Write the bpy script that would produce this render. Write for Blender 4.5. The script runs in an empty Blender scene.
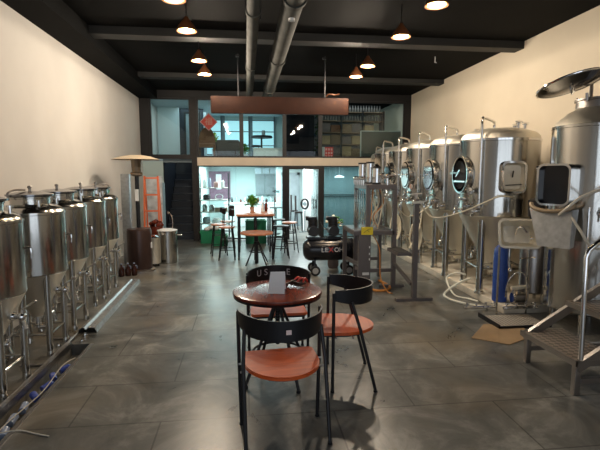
import bpy, bmesh, math, random
from mathutils import Vector, Matrix
random.seed(7)
C = bpy.context.scene.collection
PI = math.pi
R = math.radians

# ------------------------------------------------------------------ materials
MATS = {}
def mat(name, col, rough=.5, metal=0.0, emit=None, estr=0.0, noise=0.0, nscale=8.0, bump=0.0, alpha=None, stretch=None, coat=0.0):
    if name in MATS: return MATS[name]
    m = bpy.data.materials.new(name); m.use_nodes = True
    nt = m.node_tree; N = nt.nodes; L = nt.links
    b = N['Principled BSDF']
    b.inputs['Base Color'].default_value = (*col, 1)
    b.inputs['Roughness'].default_value = rough
    b.inputs['Metallic'].default_value = metal
    b.inputs['Coat Weight'].default_value = coat
    if emit:
        b.inputs['Emission Color'].default_value = (*emit, 1)
        b.inputs['Emission Strength'].default_value = estr
    if noise or bump:
        tc = N.new('ShaderNodeTexCoord'); mp = N.new('ShaderNodeMapping'); no = N.new('ShaderNodeTexNoise')
        L.new(tc.outputs['Object'], mp.inputs['Vector']); L.new(mp.outputs['Vector'], no.inputs['Vector'])
        if stretch: mp.inputs['Scale'].default_value = stretch
        no.inputs['Scale'].default_value = nscale; no.inputs['Detail'].default_value = 6
        if noise:
            cr = N.new('ShaderNodeValToRGB')
            cr.color_ramp.elements[0].position = .3; cr.color_ramp.elements[1].position = .7
            cr.color_ramp.elements[0].color = (*[max(0, c*(1-noise)) for c in col], 1)
            cr.color_ramp.elements[1].color = (*[min(1, c*(1+noise)) for c in col], 1)
            L.new(no.outputs['Fac'], cr.inputs['Fac']); L.new(cr.outputs['Color'], b.inputs['Base Color'])
        if bump:
            bp = N.new('ShaderNodeBump'); bp.inputs['Strength'].default_value = bump; bp.inputs['Distance'].default_value = .01
            L.new(no.outputs['Fac'], bp.inputs['Height']); L.new(bp.outputs['Normal'], b.inputs['Normal'])
    MATS[name] = m
    return m

def glass_mat(name, tint, gloss=.12, rough=.02):
    m = bpy.data.materials.new(name); m.use_nodes = True
    nt = m.node_tree; N = nt.nodes; L = nt.links
    N.remove(N['Principled BSDF'])
    t = N.new('ShaderNodeBsdfTransparent'); t.inputs['Color'].default_value = (*tint, 1)
    g = N.new('ShaderNodeBsdfGlossy'); g.inputs['Roughness'].default_value = rough
    f = N.new('ShaderNodeFresnel'); f.inputs['IOR'].default_value = 1.45
    mx = N.new('ShaderNodeMixShader')
    L.new(f.outputs['Fac'], mx.inputs['Fac']); L.new(t.outputs[0], mx.inputs[1]); L.new(g.outputs[0], mx.inputs[2])
    L.new(mx.outputs[0], N['Material Output'].inputs['Surface'])
    MATS[name] = m
    return m

def steel_mat(name, col, rough, stretch=(40, 40, 1.0)):
    m = bpy.data.materials.new(name); m.use_nodes = True
    nt = m.node_tree; N = nt.nodes; L = nt.links
    b = N['Principled BSDF']; b.inputs['Base Color'].default_value = (*col, 1); b.inputs['Metallic'].default_value = 1
    tc = N.new('ShaderNodeTexCoord'); mp = N.new('ShaderNodeMapping'); no = N.new('ShaderNodeTexNoise')
    mp.inputs['Scale'].default_value = stretch
    L.new(tc.outputs['Object'], mp.inputs['Vector']); L.new(mp.outputs['Vector'], no.inputs['Vector'])
    no.inputs['Scale'].default_value = 1; no.inputs['Detail'].default_value = 4
    mr = N.new('ShaderNodeMapRange'); mr.inputs['To Min'].default_value = rough*.75; mr.inputs['To Max'].default_value = rough*1.3
    L.new(no.outputs['Fac'], mr.inputs['Value']); L.new(mr.outputs['Result'], b.inputs['Roughness'])
    n2 = N.new('ShaderNodeTexNoise'); n2.inputs['Scale'].default_value = 2.2; n2.inputs['Detail'].default_value = 1
    mp2 = N.new('ShaderNodeMapping'); mp2.inputs['Scale'].default_value = (3.0, 3.0, .25)
    L.new(tc.outputs['Object'], mp2.inputs['Vector']); L.new(mp2.outputs['Vector'], n2.inputs['Vector'])
    bp = N.new('ShaderNodeBump'); bp.inputs['Strength'].default_value = .25; bp.inputs['Distance'].default_value = .03
    L.new(n2.outputs['Fac'], bp.inputs['Height']); L.new(bp.outputs['Normal'], b.inputs['Normal'])
    MATS[name] = m
    return m

steel = steel_mat('brushed_steel', (.56, .55, .52), .15)
steel_cone = steel_mat('satin_steel', (.80, .76, .67), .5)
chrome = mat('chrome', (.78, .78, .78), .1, 1)
dsteel = mat('dull_steel', (.36, .34, .33), .34, 1, bump=.1, nscale=30)
painted = mat('grey_painted_steel', (.14, .125, .125), .45, .35)
galv = mat('galvanised_steel', (.42, .44, .46), .38, .8, noise=.15, nscale=20)
blackm = mat('black_metal', (.012, .012, .015), .38, .3)
blackp = mat('black_plastic', (.012, .012, .014), .45)
rubber = mat('dark_rubber', (.02, .02, .02), .8)
white = mat('white_plastic', (.78, .79, .8), .4)
cream = mat('cream_hose', (.72, .66, .52), .4)
clearh = mat('translucent_hose', (.62, .58, .5), .25)
orangeh = mat('orange_hose', (.6, .24, .05), .4)
greenp = mat('green_crate', (.01, .22, .10), .45)
greenbin = mat('green_bin', (.02, .25, .16), .5)
yellow = mat('yellow_label', (.78, .62, .02), .5)
brownh = mat('brown_enamel', (.055, .032, .028), .3, .4)
redp = mat('red_plastic', (.5, .03, .02), .4)
rust = mat('orange_frame', (.62, .14, .05), .5)
blue = mat('blue_cylinder', (.015, .06, .3), .4, noise=.15, nscale=6)
bottle = mat('dark_bottle', (.03, .008, .006), .1)
amber = mat('amber_bottle', (.12, .02, .01), .12)
paperm = mat('paper', (.85, .87, .92), .7)
leaf = mat('leaf_green', (.06, .25, .03), .5, noise=.5, nscale=30)
leafy = mat('leaf_yellow', (.38, .45, .05), .5)
petal = mat('white_petal', (.85, .85, .75), .6)
pot = mat('terracotta_pot', (.55, .33, .25), .6)
card = mat('cardboard', (.30, .205, .115), .85, noise=.2, nscale=3)
cardd = mat('brown_carton', (.16, .10, .06), .8)
kerbm = mat('kerb_concrete', (.62, .57, .48), .7, noise=.15, nscale=4, bump=.1)
navy = mat('dark_stair', (.012, .018, .03), .5)
blackframe = mat('black_frame', (.006, .0055, .006), .5)
postm = mat('dark_post', (.012, .009, .009), .6, noise=.5, nscale=12)
beige_beam = mat('beige_beam', (.80, .68, .54), .6, noise=.06, nscale=3)
signm = mat('brown_board', (.03, .012, .008), .6, noise=.15, nscale=6)
ceilm = mat('black_ceiling', (.0035, .0037, .004), .8, noise=.3, nscale=2)
ceilm.node_tree.nodes['Principled BSDF'].inputs['Specular IOR Level'].default_value = .08
signm.node_tree.nodes['Principled BSDF'].inputs['Specular IOR Level'].default_value = .12
ductm = mat('dusty_duct', (.05, .052, .047), .85, 0, noise=.35, nscale=5)
paleroom = mat('pale_wall', (.46, .58, .58), .8)
upperwall = mat('upper_wall', (.50, .58, .61), .8)
mauve = mat('mauve_board', (.17, .08, .13), .6, noise=.3, nscale=8)
greyblind = mat('grey_panel', (.20, .25, .27), .6, noise=.15, nscale=4)
copper = mat('copper_shade', (.10, .035, .012), .5, .3)
bulb = mat('lamp_glow', (1, .6, .2), .5, emit=(1, .62, .22), estr=14)
winglow = mat('window_daylight', (.5, .8, .85), .5, emit=(.45, .76, .84), estr=.7)
brownchair = mat('rattan', (.2, .08, .035), .6, noise=.4, nscale=40)
greysofa = mat('grey_fabric', (.13, .10, .095), .9)
redwhite = mat('red_print', (.65, .03, .03), .6)
glassm = glass_mat('clear_glass', (.86, .95, .95))
glassd = glass_mat('smoked_glass', (.45, .47, .47))
glassf = glass_mat('tinted_glass', (.55, .66, .68))
inside = mat('tank_shade_black', (.008, .008, .01), .5, .2)  # near-black colour standing in for the shade within the open tank
grime = mat('grime_tan', (.30, .23, .15), .5, .3)

def wood_mat(name, c1, c2, rough=.25, scale=(1.2, 14, 1.2)):
    m = bpy.data.materials.new(name); m.use_nodes = True
    nt = m.node_tree; N = nt.nodes; L = nt.links; b = N['Principled BSDF']
    b.inputs['Roughness'].default_value = rough
    tc = N.new('ShaderNodeTexCoord'); mp = N.new('ShaderNodeMapping'); mp.inputs['Scale'].default_value = scale
    no = N.new('ShaderNodeTexNoise'); no.inputs['Scale'].default_value = 2.5; no.inputs['Detail'].default_value = 7; no.inputs['Distortion'].default_value = .6
    cr = N.new('ShaderNodeValToRGB'); cr.color_ramp.elements[0].position = .3; cr.color_ramp.elements[1].position = .72
    cr.color_ramp.elements[0].color = (*c1, 1); cr.color_ramp.elements[1].color = (*c2, 1)
    L.new(tc.outputs['Object'], mp.inputs['Vector']); L.new(mp.outputs['Vector'], no.inputs['Vector'])
    L.new(no.outputs['Fac'], cr.inputs['Fac']); L.new(cr.outputs['Color'], b.inputs['Base Color'])
    MATS[name] = m
    return m
seatwood = wood_mat('seat_wood', (.50, .07, .010), (.68, .115, .016), .42, (1.2, 10, 1))
tablewood = wood_mat('table_wood', (.12, .017, .009), (.27, .042, .015), .22, (9, 1.2, 1))
barwood = wood_mat('bar_wood', (.42, .15, .07), (.62, .25, .12), .35)

def wall_mat(name, c1, c2, sc=1.0):
    m = bpy.data.materials.new(name); m.use_nodes = True
    nt = m.node_tree; N = nt.nodes; L = nt.links; b = N['Principled BSDF']; b.inputs['Roughness'].default_value = .85
    tc = N.new('ShaderNodeTexCoord'); no = N.new('ShaderNodeTexNoise'); no.inputs['Scale'].default_value = sc; no.inputs['Detail'].default_value = 8
    cr = N.new('ShaderNodeValToRGB'); cr.color_ramp.elements[0].position = .35; cr.color_ramp.elements[1].position = .65
    cr.color_ramp.elements[0].color = (*c1, 1); cr.color_ramp.elements[1].color = (*c2, 1)
    bp = N.new('ShaderNodeBump'); bp.inputs['Strength'].default_value = .15; bp.inputs['Distance'].default_value = .02
    L.new(tc.outputs['Object'], no.inputs['Vector']); L.new(no.outputs['Fac'], cr.inputs['Fac'])
    L.new(cr.outputs['Color'], b.inputs['Base Color']); L.new(no.outputs['Fac'], bp.inputs['Height']); L.new(bp.outputs['Normal'], b.inputs['Normal'])
    MATS[name] = m
    return m
wallL = wall_mat('left_plaster', (.57, .545, .52), (.63, .605, .575))
wallR = wall_mat('right_plaster', (.70, .62, .50), (.76, .68, .55))

def floor_mat():
    m = bpy.data.materials.new('grey_stone_tiles'); m.use_nodes = True
    nt = m.node_tree; N = nt.nodes; L = nt.links; b = N['Principled BSDF']
    tc = N.new('ShaderNodeTexCoord')
    n1 = N.new('ShaderNodeTexNoise'); n1.inputs['Scale'].default_value = 1.9; n1.inputs['Detail'].default_value = 12; n1.inputs['Distortion'].default_value = .8; n1.inputs['Roughness'].default_value = .68
    cr = N.new('ShaderNodeValToRGB'); e = cr.color_ramp.elements
    e[0].position = .32; e[0].color = (.05, .053, .053, 1); e[1].position = .70; e[1].color = (.35, .345, .32, 1)
    x = e.new(.52); x.color = (.145, .147, .14, 1)
    n2 = N.new('ShaderNodeTexNoise'); n2.inputs['Scale'].default_value = .75; n2.inputs['Detail'].default_value = 4
    c2 = N.new('ShaderNodeValToRGB'); c2.color_ramp.elements[0].position = .52; c2.color_ramp.elements[1].position = .72
    c2.color_ramp.elements[0].color = (0, 0, 0, 1); c2.color_ramp.elements[1].color = (.75, .75, .75, 1)
    mx = N.new('ShaderNodeMixRGB'); mx.inputs['Color2'].default_value = (.22, .17, .11, 1)
    br = N.new('ShaderNodeTexBrick'); br.offset = .5; br.inputs['Scale'].default_value = 1
    br.inputs['Brick Width'].default_value = 1.2; br.inputs['Row Height'].default_value = .6; br.inputs['Mortar Size'].default_value = .006
    br.inputs['Color1'].default_value = (1, 1, 1, 1); br.inputs['Color2'].default_value = (.8, .8, .8, 1); br.inputs['Mortar'].default_value = (.35, .35, .35, 1)
    ml = N.new('ShaderNodeMixRGB'); ml.blend_type = 'MULTIPLY'; ml.inputs['Fac'].default_value = 1
    L.new(tc.outputs['Object'], n1.inputs['Vector']); L.new(tc.outputs['Object'], n2.inputs['Vector']); L.new(tc.outputs['Object'], br.inputs['Vector'])
    L.new(n1.outputs['Fac'], cr.inputs['Fac']); L.new(n2.outputs['Fac'], c2.inputs['Fac']); L.new(c2.outputs['Color'], mx.inputs['Fac'])
    L.new(cr.outputs['Color'], mx.inputs['Color1']); L.new(mx.outputs['Color'], ml.inputs['Color1']); L.new(br.outputs['Color'], ml.inputs['Color2'])
    L.new(ml.outputs['Color'], b.inputs['Base Color'])
    mr = N.new('ShaderNodeMapRange'); mr.inputs['To Min'].default_value = .2; mr.inputs['To Max'].default_value = .42
    L.new(n1.outputs['Fac'], mr.inputs['Value']); L.new(mr.outputs['Result'], b.inputs['Roughness'])
    MATS['floor'] = m
    return m
floorm = floor_mat()

def checker_mat():
    m = bpy.data.materials.new('tread_plate'); m.use_nodes = True
    nt = m.node_tree; N = nt.nodes; L = nt.links; b = N['Principled BSDF']
    b.inputs['Metallic'].default_value = .7; b.inputs['Roughness'].default_value = .5
    tc = N.new('ShaderNodeTexCoord'); mp = N.new('ShaderNodeMapping'); mp.inputs['Rotation'].default_value = (0, 0, R(45))
    ck = N.new('ShaderNodeTexChecker'); ck.inputs['Scale'].default_value = 26
    ck.inputs['Color1'].default_value = (.34, .29, .25, 1); ck.inputs['Color2'].default_value = (.16, .14, .125, 1)
    bp = N.new('ShaderNodeBump'); bp.inputs['Strength'].default_value = .5; bp.inputs['Distance'].default_value = .004
    L.new(tc.outputs['Object'], mp.inputs['Vector']); L.new(mp.outputs['Vector'], ck.inputs['Vector'])
    L.new(ck.outputs['Color'], b.inputs['Base Color']); L.new(ck.outputs['Fac'], bp.inputs['Height']); L.new(bp.outputs['Normal'], b.inputs['Normal'])
    MATS['tread'] = m
    return m
treadm = checker_mat()

# ------------------------------------------------------------------ mesh builder
def smooth_path(pts, n=6, closed=False):
    P = [Vector(p) for p in pts]; out = []
    k = len(P)
    for i in range(k if closed else k-1):
        if closed: a, b, c, d = P[(i-1) % k], P[i], P[(i+1) % k], P[(i+2) % k]
        else: a, b, c, d = P[max(i-1, 0)], P[i], P[i+1], P[min(i+2, k-1)]
        for j in range(n):
            t = j/n
            out.append(.5*((2*b)+(c-a)*t+(2*a-5*b+4*c-d)*t*t+(3*b-a-3*c+d)*t**3))
    if not closed: out.append(P[-1])
    return out

class G:
    def __init__(s): s.bm = bmesh.new(); s.mi = 0
    def face(s, vs):
        try: f = s.bm.faces.new(vs); f.material_index = s.mi; return f
        except ValueError: return None
    def box(s, x0, y0, z0, x1, y1, z1, M=None, bev=0):
        co = [(x0, y0, z0), (x1, y0, z0), (x1, y1, z0), (x0, y1, z0), (x0, y0, z1), (x1, y0, z1), (x1, y1, z1), (x0, y1, z1)]
        vs = [s.bm.verts.new((M @ Vector(c)) if M else c) for c in co]
        fs = [s.face([vs[i] for i in q]) for q in ((3, 2, 1, 0), (4, 5, 6, 7), (0, 1, 5, 4), (1, 2, 6, 5), (2, 3, 7, 6), (3, 0, 4, 7))]
        if bev:
            es = list({e for f in fs for e in f.edges})
            r = bmesh.ops.bevel(s.bm, geom=es, offset=bev, segments=2, affect='EDGES', profile=.6)
            for f in r['faces']: f.material_index = s.mi
        return s
    def bar(s, a, b, w, h=None, up=(0, 0, 1)):
        a = Vector(a); b = Vector(b); h = h or w; d = (b-a); L = d.length; d.normalize(); up = Vector(up)
        if abs(d.dot(up)) > .98: up = Vector((0, 1, 0))
        x = d.cross(up).normalized(); y = x.cross(d).normalized()
        M = Matrix((( x.x, d.x, y.x, a.x), (x.y, d.y, y.y, a.y), (x.z, d.z, y.z, a.z), (0, 0, 0, 1)))
        return s.box(-w/2, 0, -h/2, w/2, L, h/2, M)
    def rings(s, rings, cap0=True, cap1=True, closed=False):
        k = len(rings[0])
        for i in range(len(rings)-(0 if closed else 1)):
            a, b = rings[i], rings[(i+1) % len(rings)]
            for j in range(k): s.face([a[j], a[(j+1) % k], b[(j+1) % k], b[j]])
        if not closed:
            if cap0: s.face(list(reversed(rings[0])))
            if cap1: s.face(rings[-1])
    def cyl(s, a, b, r, r2=None, seg=20, caps=True):
        a = Vector(a); b = Vector(b); r2 = r if r2 is None else r2
        q = (b-a).to_track_quat('Z', 'Y'); rr = []
        for p, rad in ((a, r), (b, r2)):
            rr.append([s.bm.verts.new(p + q @ Vector((rad*math.cos(2*PI*i/seg), rad*math.sin(2*PI*i/seg), 0))) for i in range(seg)])
        s.rings(rr, caps, caps); return s
    def lathe(s, prof, seg=32, M=None, caps=True):
        rr = []
        for r, z in prof:
            r = max(r, .0004)
            rr.append([s.bm.verts.new((M @ Vector((r*math.cos(2*PI*i/seg), r*math.sin(2*PI*i/seg), z))) if M else (r*math.cos(2*PI*i/seg), r*math.sin(2*PI*i/seg), z)) for i in range(seg)])
        s.rings(rr, caps, caps); return s
    def tube(s, pts, r, seg=8, smooth=0, closed=False):
        P = smooth_path(pts, smooth, closed) if smooth else [Vector(p) for p in pts]
        n = len(P); t0 = (P[1]-P[0]).normalized(); up = Vector((0, 0, 1)) if abs(t0.z) < .9 else Vector((1, 0, 0))
        x = t0.cross(up).normalized(); rr = []
        for i in range(n):
            if closed: t = (P[(i+1) % n]-P[(i-1) % n])
            else: t = (P[min(i+1, n-1)]-P[max(i-1, 0)])
            t = t.normalized() if t.length > 1e-9 else t0
            x = (x - t*x.dot(t))
            x = x.normalized() if x.length > 1e-6 else t.orthogonal().normalized()
            y = t.cross(x)
            rr.append([s.bm.verts.new(P[i] + x*r*math.cos(2*PI*j/seg) + y*r*math.sin(2*PI*j/seg)) for j in range(seg)])
        s.rings(rr, closed=closed); return s
    def sph(s, c, r, sc=(1, 1, 1), seg=14):
        k = seg//2; prof = [(r*math.sin(PI*i/k), -r*math.cos(PI*i/k)) for i in range(k+1)]
        M = Matrix.Translation(Vector(c)) @ Matrix.Diagonal((*sc, 1))
        return s.lathe(prof, seg, M, caps=False)
    def prism(s, poly, z0, z1, M=None):
        a = [s.bm.verts.new((M @ Vector((x, y, z0))) if M else (x, y, z0)) for x, y in poly]
        b = [s.bm.verts.new((M @ Vector((x, y, z1))) if M else (x, y, z1)) for x, y in poly]
        s.rings([a, b]); return s
    def ringplate(s, outer, inner, z0, z1, M=None):
        f = (lambda v: M @ Vector(v)) if M else (lambda v: Vector(v))
        rr = [[s.bm.verts.new(f((x, y, z))) for x, y in p] for p, z in ((outer, z0), (outer, z1), (inner, z1), (inner, z0))]
        s.rings(rr, closed=True); return s
    def build(s, name, m, parent=None, loc=None, sharp=.6):
        bmesh.ops.recalc_face_normals(s.bm, faces=s.bm.faces[:])
        for f in s.bm.faces: f.smooth = True
        for e in s.bm.edges:
            if len(e.link_faces) == 2 and e.calc_face_angle(0) > sharp: e.smooth = False
        me = bpy.data.meshes.new(name); s.bm.to_mesh(me); s.bm.free()
        for x in (m if isinstance(m, (list, tuple)) else [m]): me.materials.append(x)
        o = bpy.data.objects.new(name, me); C.objects.link(o)
        if parent: o.parent = parent
        if loc: o.location = loc
        return o

def rrect(w, h, r, n=5):
    out = []
    for cx, cy, a0 in ((w/2-r, h/2-r, 0), (-w/2+r, h/2-r, 90), (-w/2+r, -h/2+r, 180), (w/2-r, -h/2+r, 270)):
        for i in range(n+1):
            a = R(a0+90*i/n); out.append((cx+r*math.cos(a), cy+r*math.sin(a)))
    return out
def tag(o, label=None, cat=None, group=None, kind=None):
    if label: o['label'] = label
    if cat: o['category'] = cat
    if group: o['group'] = group
    if kind: o['kind'] = kind
    return o
def thing(name, loc, label, cat, group=None, rz=0):
    o = bpy.data.objects.new(name, None); o.empty_display_size = .1; C.objects.link(o)
    o.location = loc; o.rotation_euler = (0, 0, rz)
    return tag(o, label, cat, group)
def struct(name, g, m, parent=None):
    o = g.build(name, m, parent)
    if not parent: o['kind'] = 'structure'
    return o
def copy_thing(root, loc, rz=None, label=None):
    def rec(o, parent):
        c = o.copy(); C.objects.link(c)
        if parent: c.parent = parent
        for ch in [x for x in o.children]: rec(ch, c)
        return c
    c = rec(root, None); c.location = loc
    if rz is not None: c.rotation_euler = (0, 0, rz)
    if label: c['label'] = label
    return c
def text_part(name, body, size, m, M, parent, ext=.0015, fitw=None):
    cu = bpy.data.curves.new('tmp', 'FONT'); cu.body = body; cu.size = size; cu.extrude = ext; cu.align_x = 'CENTER'; cu.align_y = 'CENTER'
    t = bpy.data.objects.new('tmp', cu); C.objects.link(t)
    bpy.context.view_layer.update()
    me = bpy.data.meshes.new_from_object(t.evaluated_get(bpy.context.evaluated_depsgraph_get()))
    bpy.data.objects.remove(t)
    if fitw:
        w = max(v.co.x for v in me.vertices)-min(v.co.x for v in me.vertices); k = fitw/max(w, 1e-6)
        for v in me.vertices: v.co.x *= k
    me.transform(M); me.name = name; me.materials.clear(); me.materials.append(m)
    o = bpy.data.objects.new(name, me); C.objects.link(o); o.parent = parent
    return o
def facing(loc, az, tilt=0):
    """frame whose local +Z points outward at azimuth az (deg), local +Y up"""
    n = Vector((math.cos(R(az)), math.sin(R(az)), 0)); u = Vector((0, 0, 1)); x = u.cross(n)
    M = Matrix(((x.x, u.x, n.x, loc[0]), (x.y, u.y, n.y, loc[1]), (x.z, u.z, n.z, loc[2]), (0, 0, 0, 1)))
    return M @ Matrix.Rotation(R(tilt), 4, 'X')

# ------------------------------------------------------------------ setting
XL, XR, ZC, YB, YF = -2.55, 4.28, 3.71, 11.6, -2.0
YE = 15.6
g = G()
def fl(x0, y0, x1, y1, z=0): g.face([g.bm.verts.new(c) for c in ((x0, y0, z), (x1, y0, z), (x1, y1, z), (x0, y1, z))])
TX0, TX1, TY0, TY1 = -1.74, -1.56, 1.3, 4.55
fl(XL-.1, YF-.5, TX0, YE+.1); fl(TX1, YF-.5, XR+.1, YE+.1); fl(TX0, YF-.5, TX1, TY0); fl(TX0, TY1, TX1, YE+.1)
for q in (((TX0, TY0), (TX0, TY1)), ((TX1, TY0), (TX1, TY1)), ((TX0, TY0), (TX1, TY0)), ((TX0, TY1), (TX1, TY1))):
    (a, b), (c, d) = q
    g.face([g.bm.verts.new(v) for v in ((a, b, 0), (c, d, 0), (c, d, -.11), (a, b, -.11))])
fl(TX0, TY0, TX1, TY1, -.11)
struct('floor', g, floorm)
g = G(); g.box(XL-.1, YF-.1, ZC, XR+.1, YE+.1, ZC+.1); struct('ceiling', g, ceilm)
g = G(); g.box(XL-.12, YF, 0, XL, YE, ZC); struct('wall_left', g, wallL)
g = G(); g.box(XR, YF, 0, XR+.12, YE, ZC); struct('wall_right', g, wallR)
g = G(); g.box(XL, YE, 0, XR, YE+.1, 1.98); g.box(XL, YE, 1.98, XR, YE+.1, ZC); struct('wall_back', g, paleroom)
# shop front behind the viewer
g = G()
for a in ((XL, 0, XL+.35, ZC), (XR-.35, 0, XR, ZC), (XL+.35, 3.0, XR-.35, ZC), (XL+.35, 0, XR-.35, .12)):
    g.box(a[0], YF-.12, a[1], a[2], YF, a[3])
struct('wall_front', g, wallL)
g = G()
for x in (XL+.35, -.6, 1.0, 2.4, XR-.41): g.box(x, YF-.09, .12, x+.06, YF-.03, 3.0)
g.box(XL+.35, YF-.09, 2.94, XR-.35, YF-.03, 3.0); g.box(XL+.35, YF-.09, .12, XR-.35, YF-.03, .18)
struct('window_1', g, blackframe)
# ceiling beams and soffit along the left wall
g = G(); g.box(XL, YF, 3.5, -2.12, YB, ZC); struct('trim_1', g, ceilm)
g = G()
for y0, y1, z in ((6.75, 7.0, 3.6), (3.4, 3.75, 3.62), (9.6, 9.85, 3.62)): g.box(-2.12, y0, z, XR, y1, ZC)
struct('trim_2', g, mat('beam_black', (.012, .0125, .0125), .7, noise=.3, nscale=3))
# header above the mezzanine glass
g = G(); g.box(XL, YB-.05, 3.53, XR, YB+.1, ZC); struct('trim_3', g, blackframe)
# mezzanine slab with beige edge beam
g = G(); g.box(-1.2, YB-.06, 1.89, XR, YB+.08, 2.09); struct('trim_4', g, beige_beam)
g = G(); g.box(-1.24, YB+.08, 1.93, XR, YE, 2.07); struct('trim_5', g, mat('slab_underside', (.62, .7, .7), .8))
# posts of the back partition
g = G(); g.box(-1.33, YB-.08, 0, -1.2, YB+.08, 3.55); struct('trim_6', g, postm)
g = G(); g.box(XL, YB-.05, 2.05, -2.33, YB+.06, 3.55); g.box(XL, YB-.04, 2.05, -1.33, YB+.04, 2.12); struct('trim_7', g, blackframe)
# stairwell sides
g = G(); g.box(XL, YB+.1, 0, -2.06, YB+.16, 2.0); struct('wall_stair_left', g, paleroom)
g = G(); g.box(-1.28, YB+.1, 0, -1.24, YE, 2.0); struct('wall_stair_right', g, paleroom)
g = G(); g.box(-2.06, YB+.12, 1.97, -1.3, 12.1, 2.05); struct('trim_8', g, greyblind)
g = G(); g.box(-2.14, 13.95, 0, -1.24, 14.0, 3.6); struct('wall_stair_back', g, navy)
g = G(); g.box(-2.14, YB+.16, 0, -2.06, 13.8, 2.0); struct('wall_stair_inner', g, navy)
g = G(); g.box(-1.30, YB+.1, 0, -1.28, 13.8, 2.0); struct('wall_stair_outer', g, navy)
st = thing('staircase', (-1.685, YB+.17, 0), 'dark staircase rising between white wall and black post at the back', 'stairs')
for i in range(9):
    g = G(); g.box(-.355, i*.23, .0, .355, i*.23+.24, .19*(i+1)-.03); g.build('riser', navy, st)
    g = G(); g.box(-.36, i*.23-.02, .19*(i+1)-.03, .36, i*.23+.24, .19*(i+1), bev=.005); g.build('tread', mat('stair_tread', (.02, .028, .04), .4), st)

# upper glazing: windows with frames and panes
def glazing(name, x0, x1, z0, z1, gm, y=YB, fw=.05):
    g = G()
    g.box(x0, y-.03, z0, x0+fw, y+.03, z1); g.box(x1-fw, y-.03, z0, x1, y+.03, z1)
    g.box(x0+fw, y-.03, z0, x1-fw, y+.03, z0+fw*.8); g.box(x0+fw, y-.03, z1-fw*.8, x1-fw, y+.03, z1)
    o = struct(name, g, blackframe)
    g = G(); g.box(x0+fw, y-.004, z0+fw*.8, x1-fw, y+.004, z1-fw*.8); g.build('pane', gm, o)
    return o
glazing('window_2', -2.33, -1.33, 2.12, 3.53, glassm)
glazing('window_3', -1.2, -.1, 2.09, 3.53, glassm)
glazing('window_4', -.1, .98, 2.09, 3.53, glassm)
glazing('window_5', .98, 1.9, 2.09, 3.53, glassd)
glazing('window_6', 1.9, 4.14, 2.09, 3.53, glassm)
# lower glazing and the open door frame
glazing('window_7', -1.2, .96, .02, 1.89, glassm, fw=.035)
glazing('window_8', 1.97, 4.14, .02, 1.89, glassf, fw=.035)
g = G(); g.box(.96, YB-.05, 0, 1.1, YB+.06, 1.89); g.box(1.86, YB-.05, 0, 1.97, YB+.06, 1.89); g.box(1.1, YB-.05, 1.8, 1.86, YB+.06, 1.89)
d = struct('door_1', g, blackframe)
g = G(); g.box(1.8, YB+.06, .02, 1.84, YB+.86, 1.78); g.build('door_leaf', glassm, d)
g = G(); g.box(1.785, YB+.7, .85, 1.80, YB+.73, 1.1); g.build('door_handle', chrome, d)
g = G(); g.box(4.14, YB-.05, 0, XR, YB+.06, 3.55); struct('trim_9', g, blackframe)
# back rooms
g = G(); g.box(1.7, 13.2, 0, 1.96, 13.5, 1.93); struct('trim_10', g, white)
g = G(); g.box(1.2, 14.4, 0, 1.62, 14.45, 1.65); g.box(1.12, 14.38, 0, 1.2, 14.46, 1.73); g.box(1.62, 14.38, 0, 1.7, 14.46, 1.73); g.box(1.12, 14.38, 1.65, 1.7, 14.46, 1.73)
struct('door_2', g, greyblind)
g = G(); g.box(.95, 14.46, 0, 2.2, 14.52, 1.93); struct('wall_inner', g, paleroom)
# upper floor partitions
g = G(); g.box(-2.5, 13.6, 2.07, -1.9, 13.66, ZC); g.box(-2.5, 14.5, 2.07, -1.2, 14.56, ZC); struct('wall_upper_left', g, upperwall)
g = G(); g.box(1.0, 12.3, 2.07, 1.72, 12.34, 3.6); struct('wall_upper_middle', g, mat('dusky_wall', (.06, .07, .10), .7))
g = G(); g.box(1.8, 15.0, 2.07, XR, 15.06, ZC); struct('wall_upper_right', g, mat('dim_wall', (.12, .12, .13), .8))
g = G(); g.box(XL, YB+.15, 3.6, 1.7, YE, 3.66); struct('trim_11', g, mat('upper_ceiling', (.5, .56, .58), .8))
n = 12
for x0, x1 in ((-1.75, -.82), (-.68, .1), (.24, .95)):
    g = G(); g.box(x0, YE-.06, 2.35, x1, YE-.01, 3.45); o = struct('window_%d' % n, g, winglow); n += 1
    g = G(); g.box(x0-.12, YE-.1, 2.2, x0, YE-.005, 3.6); g.box(x1, YE-.1, 2.2, x1+.04, YE-.005, 3.6)
    for z in (2.32, 2.62, 3.08, 3.45): g.box(x0, YE-.1, z, x1, YE-.06, z+.025)
    g.build('window_frame', mat('grey_mullion', (.13, .17, .19), .6), o)
g = G(); g.box(-1.75, 13.5, 2.07, -1.7, 13.55, 3.45); g.box(-1.33, 13.5, 2.07, -1.28, 13.55, 3.45); g.box(-1.7, 13.5, 3.4, -1.33, 13.55, 3.45)
g.mi = 1; g.box(-1.7, 13.52, 2.07, -1.33, 13.53, 3.4)
struct('door_3', g, [blackframe, greyblind])

# right kerb platform carrying the big tanks
g = G(); g.box(3.06, 4.95, 0, XR, YB-.1, .1, bev=.012); struct('trim_14', g, kerbm)
# metal edging of the drain trench
g = G(); g.box(TX1, TY0, -.01, TX1+.03, TY1, .008); g.box(TX0-.03, TY0, -.01, TX0, TY1, .03); g.box(TX0, TY0, -.03, TX0+.005, TY1, .03)
struct('trim_15', g, dsteel)

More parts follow.
